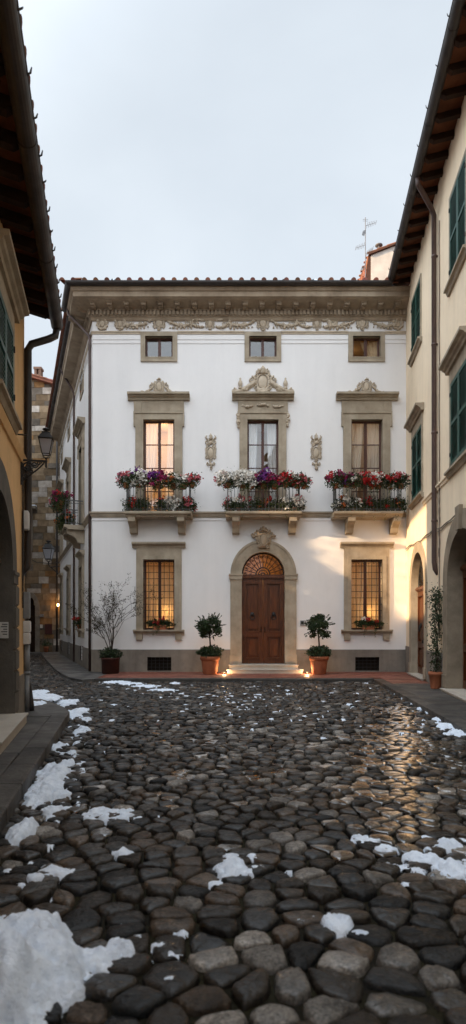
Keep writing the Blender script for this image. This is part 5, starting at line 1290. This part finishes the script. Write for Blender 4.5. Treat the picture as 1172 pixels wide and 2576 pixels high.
# =================================================================== SNOW
def vnoise(x, y, s, seed=0):
    x = x * s + seed * 17.3; y = y * s + seed * 9.1; xi, yi = np.floor(x).astype(int), np.floor(y).astype(int); fx_, fy_ = x - xi, y - yi
    def hsh(a, b): n = (a * 374761393 + b * 668265263) & 0xffffffff; n = ((n ^ (n >> 13)) * 1274126177) & 0xffffffff; return ((n ^ (n >> 16)) & 0xffff) / 65535.0
    u_, v_ = fx_ * fx_ * (3 - 2 * fx_), fy_ * fy_ * (3 - 2 * fy_)
    return (hsh(xi, yi) * (1 - u_) + hsh(xi + 1, yi) * u_) * (1 - v_) + (hsh(xi, yi + 1) * (1 - u_) + hsh(xi + 1, yi + 1) * u_) * v_
def snow_patch(V, Fc, blobs, res, z0, hmax, seed, rag=.55):
    """heightfield over a set of elliptic blobs (x,y,rx,ry,h)"""
    B = np.array([b_[:4] for b_ in blobs]); x0, x1 = (B[:, 0] - B[:, 2]).min() - .1, (B[:, 0] + B[:, 2]).max() + .1; y0, y1 = (B[:, 1] - B[:, 3]).min() - .1, (B[:, 1] + B[:, 3]).max() + .1
    nx, ny = int((x1 - x0) / res) + 2, int((y1 - y0) / res) + 2; X, Y = np.meshgrid(np.linspace(x0, x1, nx), np.linspace(y0, y1, ny)); f = np.full(X.shape, -9.0); h = np.zeros(X.shape)
    nz = (vnoise(X, Y, 9, seed) - .5) * 1.0 + (vnoise(X, Y, 22, seed + 1) - .5) * .5 + (vnoise(X, Y, 50, seed + 2) - .5) * .45
    for (bx_, by_, rx, ry, hh) in blobs:
        e = 1 - ((X - bx_) / rx) ** 2 - ((Y - by_) / ry) ** 2; f = np.maximum(f, e); h = np.maximum(h, hh * np.clip(e, 0, 1))
    f = f + nz * rag * 1.6; t_ = np.clip(f / .30, 0, 1); t_ = np.sqrt(t_ * (2 - t_))
    Zz = z0 + t_ * (.30 * hmax + h * .8) * (1 + .8 * (vnoise(X, Y, 14, seed + 3) - .5)) + ((vnoise(X, Y, 30, seed + 4) - .5) * .036 + (vnoise(X, Y, 75, seed + 5) - .5) * .013) * t_ * min(1, hmax / .03) + (vnoise(X, Y, 7.5, seed + 6) - .4) * 1.1 * h * t_ + np.minimum(f, 0) * .13
    keep = f > -.5; base = len(V); V.extend(np.column_stack([X.ravel(), Y.ravel(), Zz.ravel()]).tolist())
    cells = keep[:-1, :-1] & keep[1:, :-1] & keep[:-1, 1:] & keep[1:, 1:]
    J, I = np.nonzero(cells); a = base + J * nx + I
    Fc.extend(np.column_stack([a, a + 1, a + nx + 1, a + nx]).tolist())
def snow_obj(name, V, Fc):
    V = np.array(V); used = np.unique(np.array(Fc).ravel()); mp_ = np.zeros(len(V), int); mp_[used] = np.arange(len(used))
    me = bpy.data.meshes.new(name); me.from_pydata(V[used].tolist(), [], mp_[np.array(Fc)].tolist()); me.polygons.foreach_set('use_smooth', [True] * len(me.polygons)); me.materials.append(SNOW); me.update(); o = bpy.data.objects.new(name, me); COL.objects.link(o); return tag(o, kind='stuff')
def blob(x, y, rx, ry, h, z=0.0):
    q = gp(x, y, z); return (q.x, q.y, rx * q.y / F, ry * q.y ** 2 / (F * (CAMZ - z)), h)
V, Fc = [], []
snow_patch(V, Fc, [blob(60, 2380, 120, 75, .10), blob(20, 2500, 150, 130, .19), blob(120, 2450, 110, 70, .13), blob(100, 2400, 50, 34, .13), blob(230, 2425, 70, 30, .05), blob(300, 2405, 45, 26, .05), blob(70, 2330, 60, 30, .06), blob(150, 2500, 60, 35, .06), blob(-80, 2450, 150, 150, .16)], .009, .0, .05, 3, .52)
snow_patch(V, Fc, [blob(56, 2098, 34, 26, .08)], .010, .0, .05, 4, .35)
snow_patch(V, Fc, [blob(115, 1985, 42, 22, .07), blob(100, 2012, 36, 18, .07), blob(140, 1955, 34, 22, .07), blob(150, 2005, 26, 13, .05), blob(130, 2045, 26, 14, .05), blob(120, 1945, 22, 18, .06)], .012, .0, .05, 5, .5)
for k, (x, y, rx, ry, h) in enumerate([(168, 1925, 20, 12, .05), (145, 1882, 18, 9, .05), (205, 1842, 20, 9, .05), (180, 1895, 12, 5, .03), (190, 1797, 26, 14, .06), (175, 1770, 16, 9, .05), (215, 1812, 12, 5, .03), (195, 1870, 10, 4, .02),
        (270, 2052, 62, 14, .03), (320, 2045, 24, 9, .03), (310, 2151, 30, 8, .03), (140, 2200, 50, 14, .03), (90, 2215, 26, 10, .025), (588, 2188, 46, 24, .03), (845, 2330, 44, 20, .045), (455, 2352, 20, 10, .015),
        (1062, 2163, 46, 16, .03), (1100, 2175, 30, 12, .03), (1130, 2130, 34, 12, .03), (1150, 2195, 50, 22, .04), (970, 2141, 30, 9, .02), (920, 2116, 34, 11, .02)]): snow_patch(V, Fc, [blob(x, y, rx, ry, h)], .013 if y > 2000 else .018, .006, .03, 20 + k, .6)
for k, (x, y, rx, ry, h) in enumerate([(100, 1742, 24, 3.5, .03), (130, 1757, 26, 4, .03), (155, 1768, 20, 5, .03), (1125, 1830, 26, 7, .03), (1160, 1846, 26, 8, .03), (1105, 1812, 14, 4, .02), (1085, 1795, 14, 3, .02), (1062, 1785, 11, 2.5, .02), (1040, 1772, 10, 2, .02), (1020, 1758, 9, 2, .02), (1000, 1747, 9, 2, .02), (985, 1738, 8, 2, .02), (1165, 1815, 14, 4, .02),
        (290, 1718, 36, 3.2, .03), (330, 1722, 36, 2.6, .025), (370, 1728, 40, 2.4, .02), (260, 1713, 22, 2.2, .03), (410, 1738, 34, 3, .02), (440, 1721, 16, 1.8, .02)]): snow_patch(V, Fc, [blob(x, y, rx, ry, h)], .022, .012, .03, 60 + k, .45)
# thin frozen remnants scattered over the far setts
k = 0
while k < 150:
    x = R.gauss(600, 150); y = 1725 + abs(R.gauss(0, 46))
    if k % 3 == 0: x = R.uniform(240, 960); y = R.uniform(1718, 1830)
    if 200 < x < 985 and y < 1915: snow_patch(V, Fc, [blob(x, y, R.uniform(2.5, 9), R.uniform(.6, 1.6) * (y - 1600) / 150, .006)], .024, .010, .012, 200 + k, .5)
    k += 1
# crumbs and slush around the bigger patches
for k, (x, y, sx_, sy_, n_) in enumerate([(240, 2400, 110, 40, 16), (100, 2230, 60, 30, 12), (160, 1990, 40, 50, 40), (190, 1860, 28, 50, 34), (270, 2050, 60, 14, 16), (1090, 2165, 80, 26, 34), (590, 2190, 50, 20, 12), (850, 2330, 50, 22, 10), (1110, 1825, 50, 14, 26)]):
    for j in range(n_):
        xx, yy = R.gauss(x, sx_), R.gauss(y, sy_)
        if yy > 1700 and gp(xx, yy).x > LK(gp(xx, yy).y) + .05: r_ = R.uniform(2.5, 9) * (yy - 1560) / 500 * 1.3; snow_patch(V, Fc, [blob(xx, yy, r_ * 1.4, r_ * .5, .006)], .018 if yy > 2000 else .02, .006, .012, 700 + k * 50 + j, .55)
snow_obj('snow', V, Fc)
V, Fc = [], []
snow_patch(V, Fc, [blob(110, 1752, 34, 6, .02, .15), blob(90, 1748, 20, 5, .02, .15), blob(88, 1770, 26, 5, .03, .15)], .02, .146, .03, 90, .3)
snow_obj('pavement_snow', V, Fc)
# snow on the palazzo eave tiles
V, Fc = [], []
for k in range(16): snow_patch(V, Fc, [(R.uniform(-4.8, 4.9), YF - .62 + R.uniform(-.1, .2), R.uniform(.1, .35), .12, .03)], .04, 12.5, .03, 300 + k, .3)
snow_obj('roof_snow', V, Fc)

# =================================================================== LIGHT, SKY, CAMERA
SUN = Vector((-.92, -.33, .245)).normalized()
el = math.asin(SUN.z); az = math.atan2(SUN.x, SUN.y)
sl_ = bpy.data.lights.new('sun', 'SUN'); sl_.energy = 5.0; sl_.angle = math.radians(.8); sl_.color = (1, .70, .40)
so = bpy.data.objects.new('sun', sl_); COL.objects.link(so); so.rotation_euler = SUN.to_track_quat('Z', 'Y').to_euler(); so.location = (-10, -6, 20)
wd = bpy.data.worlds.new('World'); SC.world = wd; wd.use_nodes = True; nt = wd.node_tree; N, L = nt.nodes, nt.links; bg = N['Background']; bg.inputs['Strength'].default_value = .1
sk = N.new('ShaderNodeTexSky'); sk.sky_type = 'NISHITA'; sk.sun_disc = False; sk.sun_elevation = el; sk.sun_rotation = az % (2 * math.pi); sk.dust_density = 1.5; sk.ozone_density = 1.0; sk.air_density = 1.0
tc = N.new('ShaderNodeTexCoord'); mp = N.new('ShaderNodeMapping'); mp.inputs['Scale'].default_value = (1, 1, 1.8); nz = N.new('ShaderNodeTexNoise'); nz.inputs['Scale'].default_value = 1.6; nz.inputs['Detail'].default_value = 6; nz.inputs['Roughness'].default_value = .5; nz.inputs['Distortion'].default_value = .3
L.new(tc.outputs['Generated'], mp.inputs['Vector']); L.new(mp.outputs['Vector'], nz.inputs['Vector'])
mr = N.new('ShaderNodeMapRange'); mr.inputs['From Min'].default_value = .3; mr.inputs['From Max'].default_value = .7; mr.inputs['To Min'].default_value = .76; mr.inputs['To Max'].default_value = .97; L.new(nz.outputs['Fac'], mr.inputs['Value'])
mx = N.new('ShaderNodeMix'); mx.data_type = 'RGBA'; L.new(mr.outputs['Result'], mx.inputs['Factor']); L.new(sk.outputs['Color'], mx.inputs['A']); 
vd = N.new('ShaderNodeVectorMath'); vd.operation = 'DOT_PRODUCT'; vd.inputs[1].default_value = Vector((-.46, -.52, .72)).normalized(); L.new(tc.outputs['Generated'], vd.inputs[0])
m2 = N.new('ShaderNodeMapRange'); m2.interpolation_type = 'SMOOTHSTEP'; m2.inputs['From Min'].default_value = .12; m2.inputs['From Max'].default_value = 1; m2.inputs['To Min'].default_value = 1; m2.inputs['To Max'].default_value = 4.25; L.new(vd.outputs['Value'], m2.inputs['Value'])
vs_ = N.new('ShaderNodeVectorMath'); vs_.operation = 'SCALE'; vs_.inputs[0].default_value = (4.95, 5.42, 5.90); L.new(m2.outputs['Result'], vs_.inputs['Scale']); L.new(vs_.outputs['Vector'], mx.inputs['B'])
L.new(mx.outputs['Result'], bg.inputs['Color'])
cam = bpy.data.cameras.new('camera'); co = bpy.data.objects.new('camera', cam); COL.objects.link(co); co.location = (0, 0, CAMZ); co.rotation_euler = (math.pi / 2, 0, 0)
cam.sensor_fit = 'VERTICAL'; cam.sensor_height = 36; cam.lens = 36 * F / 2576; cam.shift_y = 287 / 2576; cam.clip_end = 1000; cam.clip_start = .05
cam.dof.use_dof = True; cam.dof.focus_distance = 14; cam.dof.aperture_fstop = 1.7
SC.camera = co
vs = SC.view_settings; vs.view_transform = 'Standard'; vs.look = 'None'; vs.exposure = .74; vs.gamma = 1.0
SC.cycles.use_denoising = True; SC.cycles.max_bounces = 8; SC.cycles.diffuse_bounces = 4; SC.cycles.transparent_max_bounces = 12
SC.cycles.sample_clamp_indirect = 6
